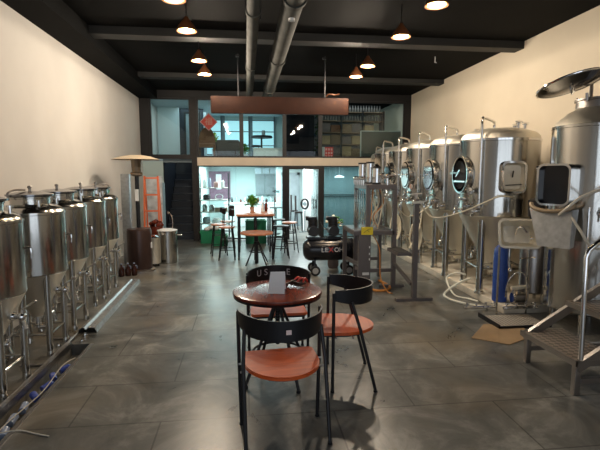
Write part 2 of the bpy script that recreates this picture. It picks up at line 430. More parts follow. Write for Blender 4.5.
# ------------------------------------------------------------------ ceiling things
g = G()
g.cyl((.1, YF, 3.4), (.1, 11.3, 3.4), .07, seg=20)
d = thing('ceiling_pipe', (0, 0, 0), 'thin dusty grey duct running along the black ceiling, left of the wider one', 'pipe')
g.build('pipe_run', ductm, d)
for y in (2.5, 5.0, 7.5, 10.0):
    g = G(); g.cyl((.1, y, 3.4), (.1, y+.07, 3.4), .083, seg=20); g.build('coupling', ductm, d)
    g = G(); g.tube([(.02, y+.3, 3.4), (.02, y+.3, ZC)], .006, 6); g.tube([(.18, y+.3, 3.4), (.18, y+.3, ZC)], .006, 6); g.build('hanger', blackm, d)
d = thing('ceiling_pipe', (0, 0, 0), 'wide dusty grey duct running along the black ceiling, right of the thinner one', 'pipe')
g = G(); g.cyl((.5, YF, 3.42), (.5, 11.3, 3.42), .11, seg=24); g.build('pipe_run', ductm, d)
for y in (2.2, 4.6, 7.0, 9.4):
    g = G(); g.cyl((.5, y, 3.42), (.5, y+.08, 3.42), .128, seg=24); g.build('coupling', ductm, d)
g = G(); g.cyl((.5, 4.95, 3.31), (.5, 4.95, 3.285), .035); g.build('vent_cap', white, d)

wh = ['first', 'second', 'third', 'farthest']
lamp = None
for side, x, ys in (('left', -.66, (4.6, 5.55, 6.95, 7.86)), ('right', 1.88, (4.45, 5.48, 6.99, 7.73))):
    for i, y in enumerate(ys):
        lab = '%s glowing pendant lamp of the %s row under the black ceiling' % (['nearest', 'second nearest', 'second farthest', 'farthest'][i], side)
        if lamp is None:
            lamp = thing('pendant_lamp', (x, y, 3.32), lab, 'lamp', 'pendant lamps under the ceiling')
            g = G(); g.lathe([(.115, 0), (.118, .005), (.09, .06), (.035, .13), (.02, .16), (.016, .15), (.03, .12), (.084, .055), (.108, .004)], 28, caps=False); g.build('lamp_shade', copper, lamp)
            g = G(); g.lathe([(.0, .0), (.09, .006), (.085, .03), (.0, .035)], 24); g.build('bulb_disc', bulb, lamp)
            g = G(); g.tube([(0, 0, .15), (0, 0, .38)], .006, 6); g.build('cord', blackm, lamp)
            l = lamp
        else: l = copy_thing(lamp, (x, y, 3.32), label=lab)
        ld = bpy.data.lights.new('lamp_light', 'POINT'); ld.energy = (20, 44, 92, 118)[i]; ld.color = (1, .84, .65); ld.shadow_soft_size = .04
        lo = bpy.data.objects.new('lamp_light', ld); C.objects.link(lo); lo.location = (x, y, 3.295)

# hanging brown board on two rods
b = thing('hanging_sign_board', (.72, 7.9, 2.70), 'long blank brown board hung on two rods below the black ceiling', 'sign board')
g = G(); g.box(-1.29, -.05, 0, 1.06, .05, .28, bev=.006); g.build('board', signm, b)
for x in (-.83, .65):
    g = G(); g.tube([(x, 0, .28), (x, 0, .98)], .012, 8); g.box(x-.04, -.02, .93, x+.02, .02, .96); g.build('rod', blackm, b)
g = G(); g.tube([(.66, -.06, .30), (.72, -.07, .34), (.82, -.05, .33), (.9, -.06, .35)], .012, 8, 4); tag(g.build('clip_lamp', copper, b), 'copper clip lamp on top of the board')

# ------------------------------------------------------------------ valves and hoses
def valve(parent, M, s=1.0, name='valve'):
    g = G()
    def p(x, y, z): return M @ Vector((x*s, y*s, z*s))
    g.cyl(p(0, 0, -.03), p(0, 0, .07), .018*s, seg=12); g.cyl(p(0, 0, .02), p(0, 0, .032), .03*s, seg=12)
    g.sph(p(0, 0, .09), .03*s); g.cyl(p(0, 0, .09), p(0, -.08, .12), .014*s, seg=10); g.cyl(p(0, 0, .1), p(0, .05, .1), .012*s, seg=10)
    v = g.build(name, chrome, parent)
    g = G(); g.bar(p(0, .05, .1), p(.11, .07, .1), .018*s, .006*s); g.sph(p(.115, .07, .1), .013*s); g.build('handle', dsteel, v)
    return v

# ------------------------------------------------------------------ left row of small tanks
def small_tank(loc, label, lid_az, lean=0):
    t = thing('fermentation_tank', loc, label, 'tank', 'small conical steel tanks along the left wall')
    r = .285
    g = G(); g.lathe([(r-.01, .76), (r, .77), (r, 1.31), (r+.006, 1.315), (r+.006, 1.335), (r-.004, 1.345)], 56); g.build('body', steel, t)
    g = G(); g.lathe([(.045, .33), (.055, .335), (r-.01, .76)], 56, caps=False); g.build('cone', steel_cone, t)
    g = G(); g.lathe([(r-.004, 1.345), (r*.93, 1.365), (.21, 1.395), (.175, 1.40), (.165, 1.405)], 56); g.build('dome', steel, t)
    g = G(); g.lathe([(.165, 1.40), (.165, 1.455), (.172, 1.46), (.172, 1.47), (.15, 1.475)], 48); n = g.build('manway_neck', steel, t)
    a = R(lid_az); M = Matrix.Translation((0, 0, 1.475)) @ Matrix.Rotation(a, 4, 'Z')
    g = G(); g.lathe([(.18, 0), (.2, .004), (.2, .02), (.17, .026), (.10, .042), (.0, .05)], 48, M)
    lid = g.build('lid', mat('dark_lid_steel', (.22, .22, .23), .18, 1), t)
    g = G(); g.cyl(M @ Vector((0, 0, .045)), M @ Vector((0, 0, .075)), .012); g.sph(M @ Vector((0, 0, .083)), .02, (1, 1, .8)); g.build('knob', dsteel, lid)
    g = G()
    g.tube([M @ Vector(v) for v in ((.20, -.03, -.03), (.215, -.03, .03), (.14, -.03, .06), (.05, 0, .06))], .009, 8, 4); g.build('lid_clamp', dsteel, lid)
    for k in range(3):
        az = R(lid_az+60+k*95)
        c = Vector((.235*math.cos(az), .235*math.sin(az), 1.385))
        g = G(); g.cyl(c, c+Vector((0, 0, .05)), .014, seg=12); g.cyl(c+Vector((0, 0, .05)), c+Vector((0, 0, .06)), .024, seg=12); g.build('port', chrome, t)
    for sx in (-1, 1):
        for sy in (-1, 1):
            g = G(); g.cyl((sx*.17, sy*.18, .05), (sx*.175, sy*.18, .78), .028, seg=14); g.cyl((sx*.17, sy*.18, .0), (sx*.17, sy*.18, .05), .034, .026, seg=14); g.build('leg', steel, t)
    for q in (((.17, -.18), (.17, .18)), ((-.17, -.18), (-.17, .18)), ((-.17, -.18), (.17, -.18)), ((-.17, .18), (.17, .18))):
        g = G(); g.cyl((*q[0], .2), (*q[1], .2), .011, seg=10); g.build('brace', steel, t)
    valve(t, facing((.05, 0, .36), 0), .9, 'bottom_valve')
    v = valve(t, facing((.19, -.05, .60), -15), 1.15, 'sample_valve')
    g = G(); g.cyl((0, 0, .22), (0, 0, .335), .028, seg=16); g.cyl((0, 0, .22), (.12, 0, .22), .022, seg=12); g.build('outlet', chrome, t)
    g = G(); g.tube([(.27, .09, 1.1), (.31, .09, 1.1), (.31, .09, 1.02)], .009, 8, 3); g.build('temperature_probe', chrome, t)
    return t
labs = ['small conical steel tank nearest the camera, half cut off at the left edge',
        'small conical steel tank second from the camera on the left, showing its whole lid',
        'middle one of the small conical steel tanks on the left',
        'small conical steel tank on the left, next to the farthest one',
        'small conical steel tank farthest back on the left, nearest the patio heater']
for i, (x, y) in enumerate(((-2.0, 3.64), (-2.0, 4.47), (-2.04, 5.18), (-2.1, 6.06), (-2.12, 6.7))):
    small_tank((x, y, 0), labs[i], [200, 250, 120, 300, 60][i])
# floor rail in front of the small tanks
g = G(); g.cyl((-1.78, 3.2, .014), (-1.78, 4.8, .014), .014)
for y in (3.3, 4.05, 4.7): g.cyl((-1.98, y, .014), (-1.76, y, .014), .012)
tag(g.build('floor_rail', dsteel), 'low tubular steel rail on the floor before the nearest small tanks', 'rail')
# galvanised trough
d = thing('metal_trough', (0, 0, 0), 'long galvanised steel trough lying upside down on the floor beside the small tanks', 'trough')
def skew(x, y): return x + (y-4.9)*.005
g = G()
prof = [(-1.785, 0), (-1.782, .035), (-1.75, .055), (-1.73, .055), (-1.71, .03), (-1.69, .055), (-1.62, .05), (-1.60, .0)]
for (x0, z0), (x1, z1) in zip(prof, prof[1:]):
    th = .004
    vs = [g.bm.verts.new(v) for v in ((x0, 4.87, z0), (x1, 4.87, z1), (x1-.06, 7.15, z1), (x0-.06, 7.15, z0))]
    g.face(vs)
    vs = [g.bm.verts.new(v) for v in ((x0, 4.87, z0+th), (x1, 4.87, z1+th), (x1-.06, 7.15, z1+th), (x0-.06, 7.15, z0+th))]
    g.face(vs)
g.build('trough_channel', galv, d)
for k in range(9):
    y = 5.0+k*.25
    g = G(); g.cyl((-1.655-(y-4.87)*.026, y, .052), (-1.655-(y-4.87)*.026, y, .062), .009, seg=8); g.build('bolt', chrome, d)
for k, (x, y, z) in enumerate(((-1.66, 4.6, .0), (-1.69, 4.78, .0), (-1.80, 4.7, .0), (-1.84, 4.5, .0))):
    g = G(); g.cyl((x, y, z), (x, y, z+.02), .024, seg=12); g.cyl((x, y, z+.02), (x, y, z+.035), .012, seg=8)
    tag(g.build('steel_fitting', chrome), 'small steel fitting lying loose at the near end of the galvanised trough', 'fitting', 'loose fittings beside the trough')
# things in the trench
clearp = mat('clear_blue_plastic', (.30, .36, .50), .15); bluep = mat('blue_plastic', (.06, .10, .42), .3)
for k in range(9):
    y = 2.75+k*.17; x = -1.65+random.uniform(-.03, .03); m = (bluep, clearp)[k < 5]
    a = random.uniform(-.9, .9); dx, dy = math.sin(a)*.06, math.cos(a)*.06
    g = G(); g.cyl((x-dx*.7, y-dy*.7, -.07), (x+dx*.6, y+dy*.6, -.055), .028, seg=14); g.cyl((x+dx*.6, y+dy*.6, -.055), (x+dx, y+dy, -.05), .028, .009, seg=14)
    tag(g.build('plastic_bottle', m), ('small clear plastic bottle lying in the near half of the floor trench' if k < 5 else 'small blue plastic bottle lying in the far half of the floor trench'), 'bottle', 'clear bottles in the trench' if k < 5 else 'blue bottles in the trench')
g = G(); g.tube([(-1.68, 2.2, -.06), (-1.62, 2.7, -.04), (-1.67, 3.1, -.035), (-1.62, 3.6, -.03), (-1.66, 4.1, -.03), (-1.62, 4.3, -.04)], .0045, 7, 6)
tag(g.build('hose', clearh), 'thin pale tube lying along the floor trench by the bottles', 'hose')
g = G(); g.tube([(-1.6, 2.95, .02), (-1.5, 2.99, .008), (-1.38, 2.94, .006), (-1.28, 2.90, .006)], .004, 6, 5)
tag(g.build('wire', clearh), 'thin bent wire on the floor reaching out of the trench', 'wire')

# ------------------------------------------------------------------ right row of large tanks
def big_fermenter(loc, label, opened=False, rect=False):
    t = thing('fermentation_tank', loc, label, 'tank', 'large conical steel tanks on the right kerb')
    r = .505
    g = G(); g.lathe([(r-.01, 1.03), (r, 1.04), (r, 2.0), (r-.004, 2.005)], 72); g.build('body', steel, t)
    g = G(); g.lathe([(r+.004, 2.0), (r+.012, 2.005), (r+.012, 2.03), (r, 2.035)], 72); g.build('top_rim', chrome, t)
    g = G(); g.lathe([(r-.005, 2.03), (r-.02, 2.085), (.44, 2.125), (.28, 2.175), (.0, 2.2)], 72); g.build('dome', steel_cone, t)
    g = G(); g.lathe([(.06, .22), (.07, .225), (r-.01, 1.03)], 72, caps=False); g.build('cone', steel_cone, t)
    for az in (217, 127, 37, 307):
        a = R(az); x, y = .43*math.cos(a), .43*math.sin(a)
        g = G(); g.cyl((x, y, .03), (x, y, 1.0), .045, seg=18); g.sph((x, y, 1.0), .045, (1, 1, .8)); g.cyl((x, y, 0), (x, y, .03), .058, seg=16); g.build('leg', steel, t)
    for a1, a2 in ((217, 127), (127, 37), (37, 307), (307, 217)):
        p, q = [(.43*math.cos(R(a)), .43*math.sin(R(a)), .33) for a in (a1, a2)]
        g = G(); g.cyl(p, q, .018, seg=10); g.build('brace', steel, t)
    # gooseneck pipe
    a = R(217); c, s = math.cos(a), math.sin(a)
    g = G(); g.tube([(.545*c, .545*s, 1.15), (.545*c, .545*s, 2.2), (.545*c, .545*s, 2.265), (.53*c, .53*s, 2.288), (.49*c, .49*s, 2.29), (.26*c, .26*s, 2.27), (.21*c, .21*s, 2.255), (.19*c, .19*s, 2.22), (.19*c, .19*s, 2.15)], .018, 12)
    g.build('gooseneck_pipe', chrome, t)
    for z in (1.9, 1.25):
        g = G(); g.cyl((.5*c, .5*s, z), (.58*c, .58*s, z), .01, seg=8); g.build('pipe_clip', chrome, t)
    # round hatch facing the aisle
    M = facing((-(r-.05), 0, 1.57), 180)
    def circ(R0, sy=1.15, n=40): return [(R0*math.cos(2*PI*i/n), sy*R0*math.sin(2*PI*i/n)) for i in range(n)]
    g = G(); g.ringplate(circ(.2), circ(.165), -.02, .10, M); g.ringplate(circ(.215), circ(.165), .085, .10, M); h = g.build('hatch_rim', chrome, t)
    if opened:
        g = G(); g.prism(circ(.166), .052, .056, M); g.build('hatch_shade', inside, h)  # solid black disc on the body, painted as the shade inside the tank
        g = G(); g.bar(M @ Vector((-.16, -.09, .08)), M @ Vector((.16, -.09, .08)), .05, .02); g.bar(M @ Vector((-.2, .02, .13)), M @ Vector((.05, .03, .11)), .025, .02); g.build('hatch_crossbar', chrome, h)
        g = G(); g.cyl(M @ Vector((0, .02, .06)), M @ Vector((0, .02, .12)), .02, seg=10); g.bar(M @ Vector((-.05, -.03, .12)), M @ Vector((.05, .07, .12)), .015); g.build('hatch_handle', chrome, h)
    else:
        rr = [[]]
        g = G(); pr = [(.0, .05), (.09, .06), (.15, .085), (.17, .11), (.18, .112)]
        g.lathe(list(reversed(pr)), 40, M @ Matrix.Diagonal((1, 1.15, 1, 1)), caps=True); g.build('hatch_door', chrome, h)
        g = G(); g.bar(M @ Vector((-.2, 0, .14)), M @ Vector((.2, 0, .14)), .03, .014); g.cyl(M @ Vector((0, 0, .06)), M @ Vector((0, 0, .17)), .014, seg=10)
        g.tube([M @ Vector((.06*math.cos(k), .06*math.sin(k), .17)) for k in [i*PI/6 for i in range(12)]], .007, 6, closed=True); g.build('hatch_handle', chrome, h)
    # valve clusters at the foot of the body
    for az, z in ((197, 1.16), (178, 1.10), (211, 1.10), (188, 1.25)):
        valve(t, facing(((r-.0)*math.cos(R(az)), (r-.0)*math.sin(R(az)), z), az), .9)
    a = R(206); g = G(); g.cyl((.52*math.cos(a), .52*math.sin(a), 1.36), (.57*math.cos(a), .57*math.sin(a), 1.36), .02, seg=12)
    M2 = facing((.57*math.cos(a), .57*math.sin(a), 1.36), 206); g.lathe([(.045, 0), (.045, .025), (.0, .026)], 20, M2); g.build('pressure_gauge', chrome, t)
    v = valve(t, facing((-.08, -.02, .30), 200), 1.2, 'bottom_valve')
    g = G(); g.cyl((0, 0, .14), (0, 0, .225), .04, seg=16); g.cyl((0, 0, .16), (-.2, -.08, .16), .025, seg=12); g.build('outlet', chrome, t)
    g = G(); g.tube([(-.28, -.06, .55), (-.36, -.08, .53), (-.38, -.09, .45)], .016, 8, 4); g.cyl((-.33, -.07, .52), (-.33, -.07, .6), .012, seg=8); g.build('racking_arm', chrome, t)
    for az in (20, 330, 285):
        a = R(az); x, y = .3*math.cos(a), .3*math.sin(a)
        g = G(); g.cyl((x, y, 2.15), (x, y, 2.24), .018, seg=12); g.cyl((x, y, 2.22), (x, y, 2.235), .034, seg=12); g.bar((x-.04, y, 2.25), (x+.05, y, 2.25), .014); g.build('top_fitting', chrome, t)
    if rect:
        M = facing((.49*math.cos(R(258)), .49*math.sin(R(258)), 1.54), 258)
        g = G(); g.ringplate(rrect(.30, .40, .07), rrect(.25, .35, .05), -.02, .10, M); h = g.build('square_hatch_frame', chrome, t)
        g = G()
        rr = [[g.bm.verts.new(M @ Vector((x, y, z))) for x, y in rrect(w_, h_, c_)] for w_, h_, c_, z in ((.256, .356, .05, .07), (.20, .30, .04, .03), (.15, .22, .03, .028))]
        g.rings(rr, False, True); g.build('square_hatch_door', steel_cone, h)
        g = G(); g.bar(M @ Vector((-.09, -.1, .07)), M @ Vector((.1, -.09, .07)), .02, .012); g.cyl(M @ Vector((.0, .0, .035)), M @ Vector((0, .08, .06)), .008, seg=8); g.build('hatch_latch', blackm, h)
    return t
labs = ['large conical steel tank with an open dark round hatch, nearest on the kerb',
        'large conical steel tank on the kerb directly behind the one with the open hatch',
        'large conical steel tank on the kerb, third of the row from the camera',
        'large conical steel tank on the kerb, third of the row from the back wall',
        'large conical steel tank on the kerb, next to the farthest one',
        'large conical steel tank farthest back on the kerb, beside the glass partition']
for i, y in enumerate((5.82, 6.87, 7.92, 8.96, 9.99)):
    big_fermenter((3.41, y, .1), labs[i], i == 0, i == 0)
t6 = big_fermenter((3.41, 10.86, .1), labs[5]); t6.scale = (.72, .72, .97)

# blue cylinder, vessel and basin between the row and the big tank
b = thing('gas_cylinder', (3.13, 5.18, .1), 'tall blue gas cylinder standing on the kerb under the steel basin', 'gas cylinder')
g = G(); g.lathe([(.08, 0), (.088, .01), (.088, .60), (.08, .66), (.05, .70), (.028, .715)], 32); g.build('cylinder_body', blue, b)
g = G(); g.cyl((0, 0, .71), (0, 0, .76), .02); g.cyl((-.05, 0, .745), (.03, 0, .745), .012, seg=10); g.build('cylinder_valve', chrome, b)
v = thing('mixing_vessel', (3.53, 5.13, .1), 'narrow grey steel vessel with a motor on top, behind the rectangular basin', 'tank')
g = G(); g.lathe([(.14, .12), (.163, .14), (.163, .92), (.15, .95), (.06, .99)], 40); g.build('body', dsteel, v)
g = G(); g.cyl((0, 0, .98), (0, 0, 1.06), .07); g.cyl((0, 0, 1.06), (0, 0, 1.24), .095, seg=24); g.lathe([(.10, 1.24), (.1, 1.26), (.04, 1.29)], 24); g.build('motor', mat('dark_motor', (.05, .05, .055), .35, .6), v)
for az in (45, 165, 285):
    x, y = .15*math.cos(R(az)), .15*math.sin(R(az)); g = G(); g.cyl((x, y, 0), (x, y, .14), .02, seg=12); g.build('leg', steel, v)
b = thing('steel_basin', (3.14, 4.90, 0), 'shallow rectangular stainless basin with a tap, standing on tube legs by the blue cylinder', 'basin')
M = facing((0.02, -.02, .985), 250, 0) @ Matrix.Rotation(R(-22), 4, 'X')
o_, i_ = rrect(.46, .36, .07), rrect(.41, .31, .05)
g = G(); g.ringplate(o_, i_, -.0, .02, M)
a = [g.bm.verts.new(M @ Vector((x, y, .0))) for x, y in i_]; c = [g.bm.verts.new(M @ Vector((x*.72, y*.66+.03, -.14))) for x, y in i_]
g.rings([a, c], False, True); g.build('bowl', steel_cone, b)
g = G(); g.tube([M @ Vector(q) for q in ((-.02, .02, -.1), (-.02, .06, .0), (.02, .07, .05), (.07, .0, .05))], .012, 8, 5); g.sph(M @ Vector((.12, -.06, .03)), .02); g.build('tap', chrome, b)
for x, y in ((-.17, .06), (.2, .05)):
    g = G(); g.cyl((x, y, 0), (x, y, .82), .012, seg=10); g.build('leg', steel, b)
g = G(); g.tube([(-.05, .05, .82), (-.05, .05, .65), (-.03, .05, .55)], .014, 8, 4); g.sph((-.03, .05, .54), .028); g.cyl((.08, .04, .68), (.28, .04, .69), .008, seg=8); g.build('drain_pipe', chrome, b)

# pump in front of vessel
p = thing('transfer_pump', (3.62, 4.98, .1), 'small steel pump with a pale pipe on top, right of the blue cylinder', 'pump')
p.location = (3.29, 5.02, .1); p.scale = (.6, .6, .8)
g = G(); g.cyl((-.12, 0, .1), (.12, 0, .1), .06, seg=20); g.box(-.13, -.06, 0, .13, .06, .04); g.build('motor', dsteel, p)
g = G(); g.cyl((-.16, 0, .1), (-.12, 0, .1), .08, seg=20); g.cyl((-.14, 0, .1), (-.14, 0, .24), .02); g.build('pump_head', chrome, p)
g = G(); g.cyl((-.18, 0, .25), (.2, 0, .27), .03, seg=14); g.build('pipe', cream, p)
def manifold(loc, label):
    v = thing('valve_manifold', loc, label, 'valve manifold')
    g = G(); g.cyl((-.22, 0, .045), (.22, 0, .045), .018, seg=10); g.build('pipe', chrome, v)
    for k in range(4):
        valve(v, Matrix.Translation((-.18+k*.12, 0, .04)) @ Matrix.Rotation(R(-20*k), 4, 'Z'), .55)
    return v
manifold((2.86, 5.12, 0), 'small chrome valve manifold on the floor left of the tread plate')
v = manifold((3.24, 4.9, .05), 'chrome valve manifold lying on the kerb edge in front of the blue cylinder'); 
# grate plate
d = thing('drain_grate', (3.02, 4.70, 0), 'pale patterned metal plate on the floor beside the brown cardboard', 'metal plate')
g = G(); g.box(-.3, -.22, 0, .3, .2, .012); g.build('plate', mat('pale_plate', (.5, .47, .42), .5, .4), d)
g = G()
for k in range(15): g.bar((-.29+k*.04, -.21, .014), (-.29+k*.04, .19, .014), .008, .008)
g.build('ridge', dsteel, d)
g = G(); g.box(-.31, -.24, 0, -.295, .21, .05); g.box(-.31, -.24, 0, .31, -.225, .03); g.build('edge_frame', blackm, d)
# cardboard
g = G()
poly = [(2.28, 4.24), (2.56, 4.02), (2.88, 4.18), (3.0, 4.46), (2.86, 4.47), (2.98, 4.6), (2.62, 4.62)]
g.prism(poly, .001, .007); g.bar((2.5, 4.1, .009), (2.76, 4.56, .009), .006, .004)
tag(g.build('cardboard_sheet', card), 'flattened brown cardboard on the floor in front of the steel steps', 'cardboard')

# ------------------------------------------------------------------ tallest tank at the right edge
t = thing('brewing_tank', (3.78, 4.52, 0), 'tallest cylindrical steel tank with raised lid and square hatch, at the right edge', 'tank')
r = .45
g = G(); g.lathe([(r-.02, .20), (r, .22), (r, 2.16), (r+.006, 2.165), (r+.006, 2.19), (r-.01, 2.195)], 72); g.build('body', steel, t)
g = G(); g.lathe([(r-.012, 2.19), (.40, 2.25), (.31, 2.33), (.24, 2.37), (.235, 2.38)], 64); g.build('dome', steel_cone, t)
g = G(); g.lathe([(.235, 2.36), (.235, 2.45), (.25, 2.455), (.25, 2.475), (.215, 2.48), (.21, 2.37)], 64); g.build('manway_neck', dsteel, t)
Ml = Matrix.Translation((-.53, -.22, 2.57)) @ Vector((-.163, .26, .95)).to_track_quat('Z', 'Y').to_matrix().to_4x4() @ Matrix.Scale(1.1, 4)
g = G(); g.lathe([(.0, -.03), (.16, -.022), (.25, -.0), (.285, 0), (.285, .018), (.25, .022), (.15, .035), (.0, .045)], 48, Ml); l = g.build('lid', mat('dark_polished_lid', (.05, .05, .05), .12, 1), t)
g = G(); g.tube([Ml @ Vector((.286*math.cos(k*PI/18), .286*math.sin(k*PI/18), .008)) for k in range(36)], .011, 8, closed=True); g.build('lid_rim', chrome, l)
g = G(); g.tube([Ml @ Vector(q) for q in ((-.05, -.03, -.03), (-.05, -.03, -.075), (.05, .03, -.075), (.05, .03, -.03))], .008, 8); g.build('lid_handle', chrome, l)
g = G(); q = Ml @ Vector((0, 0, .04)); g.tube([q, q+Vector((.2, .1, .08)), (-.12, .02, 2.66), (-.05, .1, 2.4)], .02, 10, 5); g.build('lid_hinge', dsteel, t)
for az in (200, 250, 300, 20, 110):
    x, y = .25*math.cos(R(az)), .25*math.sin(R(az)); g = G(); g.cyl((x, y, 2.44), (x*1.05, y*1.05, 2.52), .014, seg=10); g.build('clamp_bolt', dsteel, t)
for az in (225, 315, 45, 135):
    x, y = .34*math.cos(R(az)), .34*math.sin(R(az)); g = G(); g.cyl((x, y, 0), (x, y, .21), .04, seg=16); g.build('leg', steel, t)
M = facing((-.66, -.22, 1.57), 212)
g = G(); g.ringplate(rrect(.33, .43, .07), rrect(.29, .39, .055), -.27, 0, M); h = g.build('square_hatch_frame', chrome, t)
g = G(); g.prism(rrect(.292, .392, .055), -.07, -.065, M); g.build('hatch_shade', mat('hatch_shade_black', (.01, .011, .015), .15), h)  # near-black sheet, not glass: shade of the open hatch put into colour
g = G(); M = M @ Matrix.Translation((0, -.05, -.17)); c_ = [M @ Vector((.17*math.cos(k), -.17+.13*0 + .0, .17)) for k in (0,)]
g.tube([M @ Vector((.21*math.cos(PI+k*PI/12), -.15+.07*math.sin(PI+k*PI/12), .15+.07*math.sin(k*PI/12))) for k in range(13)], .022, 10); tag(g.build('discharge_lip', grime, t), 'tan curved lip under the square hatch')
g = G()
f = [M @ Vector(q) for q in ((-.22, -.20, .17), (.2, -.20, .17), (.23, -.58, .26), (-.08, -.58, .26))]
bk = [M @ (M.inverted() @ q + Vector((0, 0, -.008))) for q in f]
A = [g.bm.verts.new(q) for q in f]; B = [g.bm.verts.new(q) for q in bk]; g.rings([B, A])
for i, j in ((0, 3), (1, 2)):
    a_, b_ = M.inverted() @ f[i], M.inverted() @ f[j]
    q = [g.bm.verts.new(M @ v) for v in (a_, b_, b_+Vector((0, .01, -.10)), a_+Vector((0, 0, -.16)))]; g.face(q)
g.build('discharge_chute', galv, t)
g = G(); g.cyl(M @ Vector((-.24, .22, .0)), M @ Vector((-.12, .22, .0)), .03, seg=14); g.build('hinge_knob', chrome, t)
az2 = 238; v_ = valve(t, facing((.45*math.cos(R(az2)), .45*math.sin(R(az2)), 1.28), az2), 1.1)
for az2, z0, z1 in ((226, .4, 1.35), (245, .95, 1.45), (252, .95, 1.45)):
    x, y = .48*math.cos(R(az2)), .48*math.sin(R(az2)); g = G(); g.cyl((x, y, z0), (x, y, z1), .012, seg=10); g.cyl((x*.93, y*.93, z0+.05), (x, y, z0+.05), .008, seg=8); g.cyl((x*.93, y*.93, z1-.05), (x, y, z1-.05), .008, seg=8); g.build('sight_tube', chrome, t)
def at(px): pass
g = G(); g.tube([(3.08, 4.12, 1.28), (3.06, 3.98, 1.36), (3.16, 3.94, 1.46), (3.34, 3.92, 1.53), (3.5, 3.92, 1.54), (3.75, 3.93, 1.50)], .014, 10, 8)
tag(g.build('hose', clearh), 'pale hose curving over the tallest tank from its square hatch', 'hose')
g = G(); g.tube([(3.14, 4.02, 1.26), (3.16, 3.9, 1.12), (3.24, 3.88, 1.00), (3.38, 3.9, .97), (3.52, 3.92, 1.05), (3.72, 3.93, 1.2)], .013, 10, 8)
tag(g.build('hose', clearh), 'pale hose hanging in a loop below the chute of the tallest tank', 'hose')

# ------------------------------------------------------------------ mobile steps
s = thing('step_platform', (2.44, 2.98, 0), 'steel platform steps with chequered treads and a tube handrail at the lower right', 'steps')
W = .68
for i, (x0, x1, z) in enumerate(((0, .40, .28), (.42, .80, .54), (.84, 1.5, .80))):
    g = G(); g.box(x0, 0, z-.012, x1, W, z, bev=.003); tr = g.build('tread', treadm, s)
    g = G()
    for a_ in ((x0, -.006, z-.04, x1, .012, z+.004), (x0, W-.012, z-.04, x1, W+.006, z+.004), (x0-.006, -.006, z-.04, x0+.012, W+.006, z+.004), (x1-.012, 0, z-.04, x1, W, z-.012)): g.box(*a_)
    g.build('tread_edge', dsteel, tr)
for x, y, z in ((.02, .02, .25), (.02, W-.06, .25), (.86, .02, .76), (.86, W-.06, .76), (1.44, .02, .76), (1.44, W-.06, .76)):
    g = G(); g.box(x, y, 0, x+.045, y+.045, z, bev=.003); g.build('leg', dsteel, s)
for y in (.0, W-.03):
    g = G(); g.bar((.02, y+.015, .22), (1.0, y+.015, .82), .035, .07); g.build('stringer', dsteel, s)
    g = G(); g.bar((.06, y+.02, .12), (.88, y+.02, .12), .035, .04); g.build('bottom_rail', dsteel, s)
g = G(); g.tube([(.03, -.01, .3), (.01, -.015, 1.08), (.03, -.015, 1.13), (.09, -.015, 1.18), (1.3, -.015, 1.85)], .017, 12); g.build('handrail', chrome, s)
g = G(); g.tube([(.92, -.01, .8), (.92, -.015, 1.63)], .015, 10); g.build('handrail_post', chrome, s)

# ------------------------------------------------------------------ bistro table and chairs
t = thing('bistro_table', (.24, 3.56, 0), 'round dark red wooden bistro table with black metal screw base, at the centre front', 'table')
g = G(); g.lathe([(.350, .722), (.358, .727), (.36, .738), (.356, .748), (.34, .752), (0, .752)], 64); g.build('tabletop', tablewood, t)
g = G(); g.lathe([(.345, .705), (.352, .705), (.356, .724), (.345, .724)], 64, caps=False); g.lathe([(.0, .715), (.35, .715), (.35, .722), (0, .722)], 48); g.build('rim', blackm, t)
g = G(); g.cyl((0, 0, .3), (0, 0, .715), .017, seg=14)
for z in [.42+.022*k for k in range(12)]: g.cyl((0, 0, z), (0, 0, z+.009), .022, seg=14)
g.cyl((0, 0, .69), (0, 0, .715), .09, seg=24); g.build('screw_column', blackm, t)
g = G(); g.lathe([(.03, .60), (.05, .605), (.05, .63), (.03, .64)], 20); g.build('hub', blackm, t)
g = G(); g.lathe([(.03, .32), (.04, .32), (.04, .35), (.03, .35)], 20); g.build('collar', blackm, t)
for k in range(4):
    a = R(-62+90*k); c, s_ = math.cos(a), math.sin(a)
    g = G(); g.tube([(.035*c, .035*s_, .62), (.15*c, .15*s_, .36), (.30*c, .30*s_, .02)], .013, 10); g.cyl((.30*c, .30*s_, 0), (.30*c, .30*s_, .02), .018, seg=12); g.build('leg', blackm, t)
g = G(); g.tube([(.205*math.cos(k*PI/16), .205*math.sin(k*PI/16), .235) for k in range(32)], .010, 8, closed=True)
g.build('foot_ring', blackm, t)

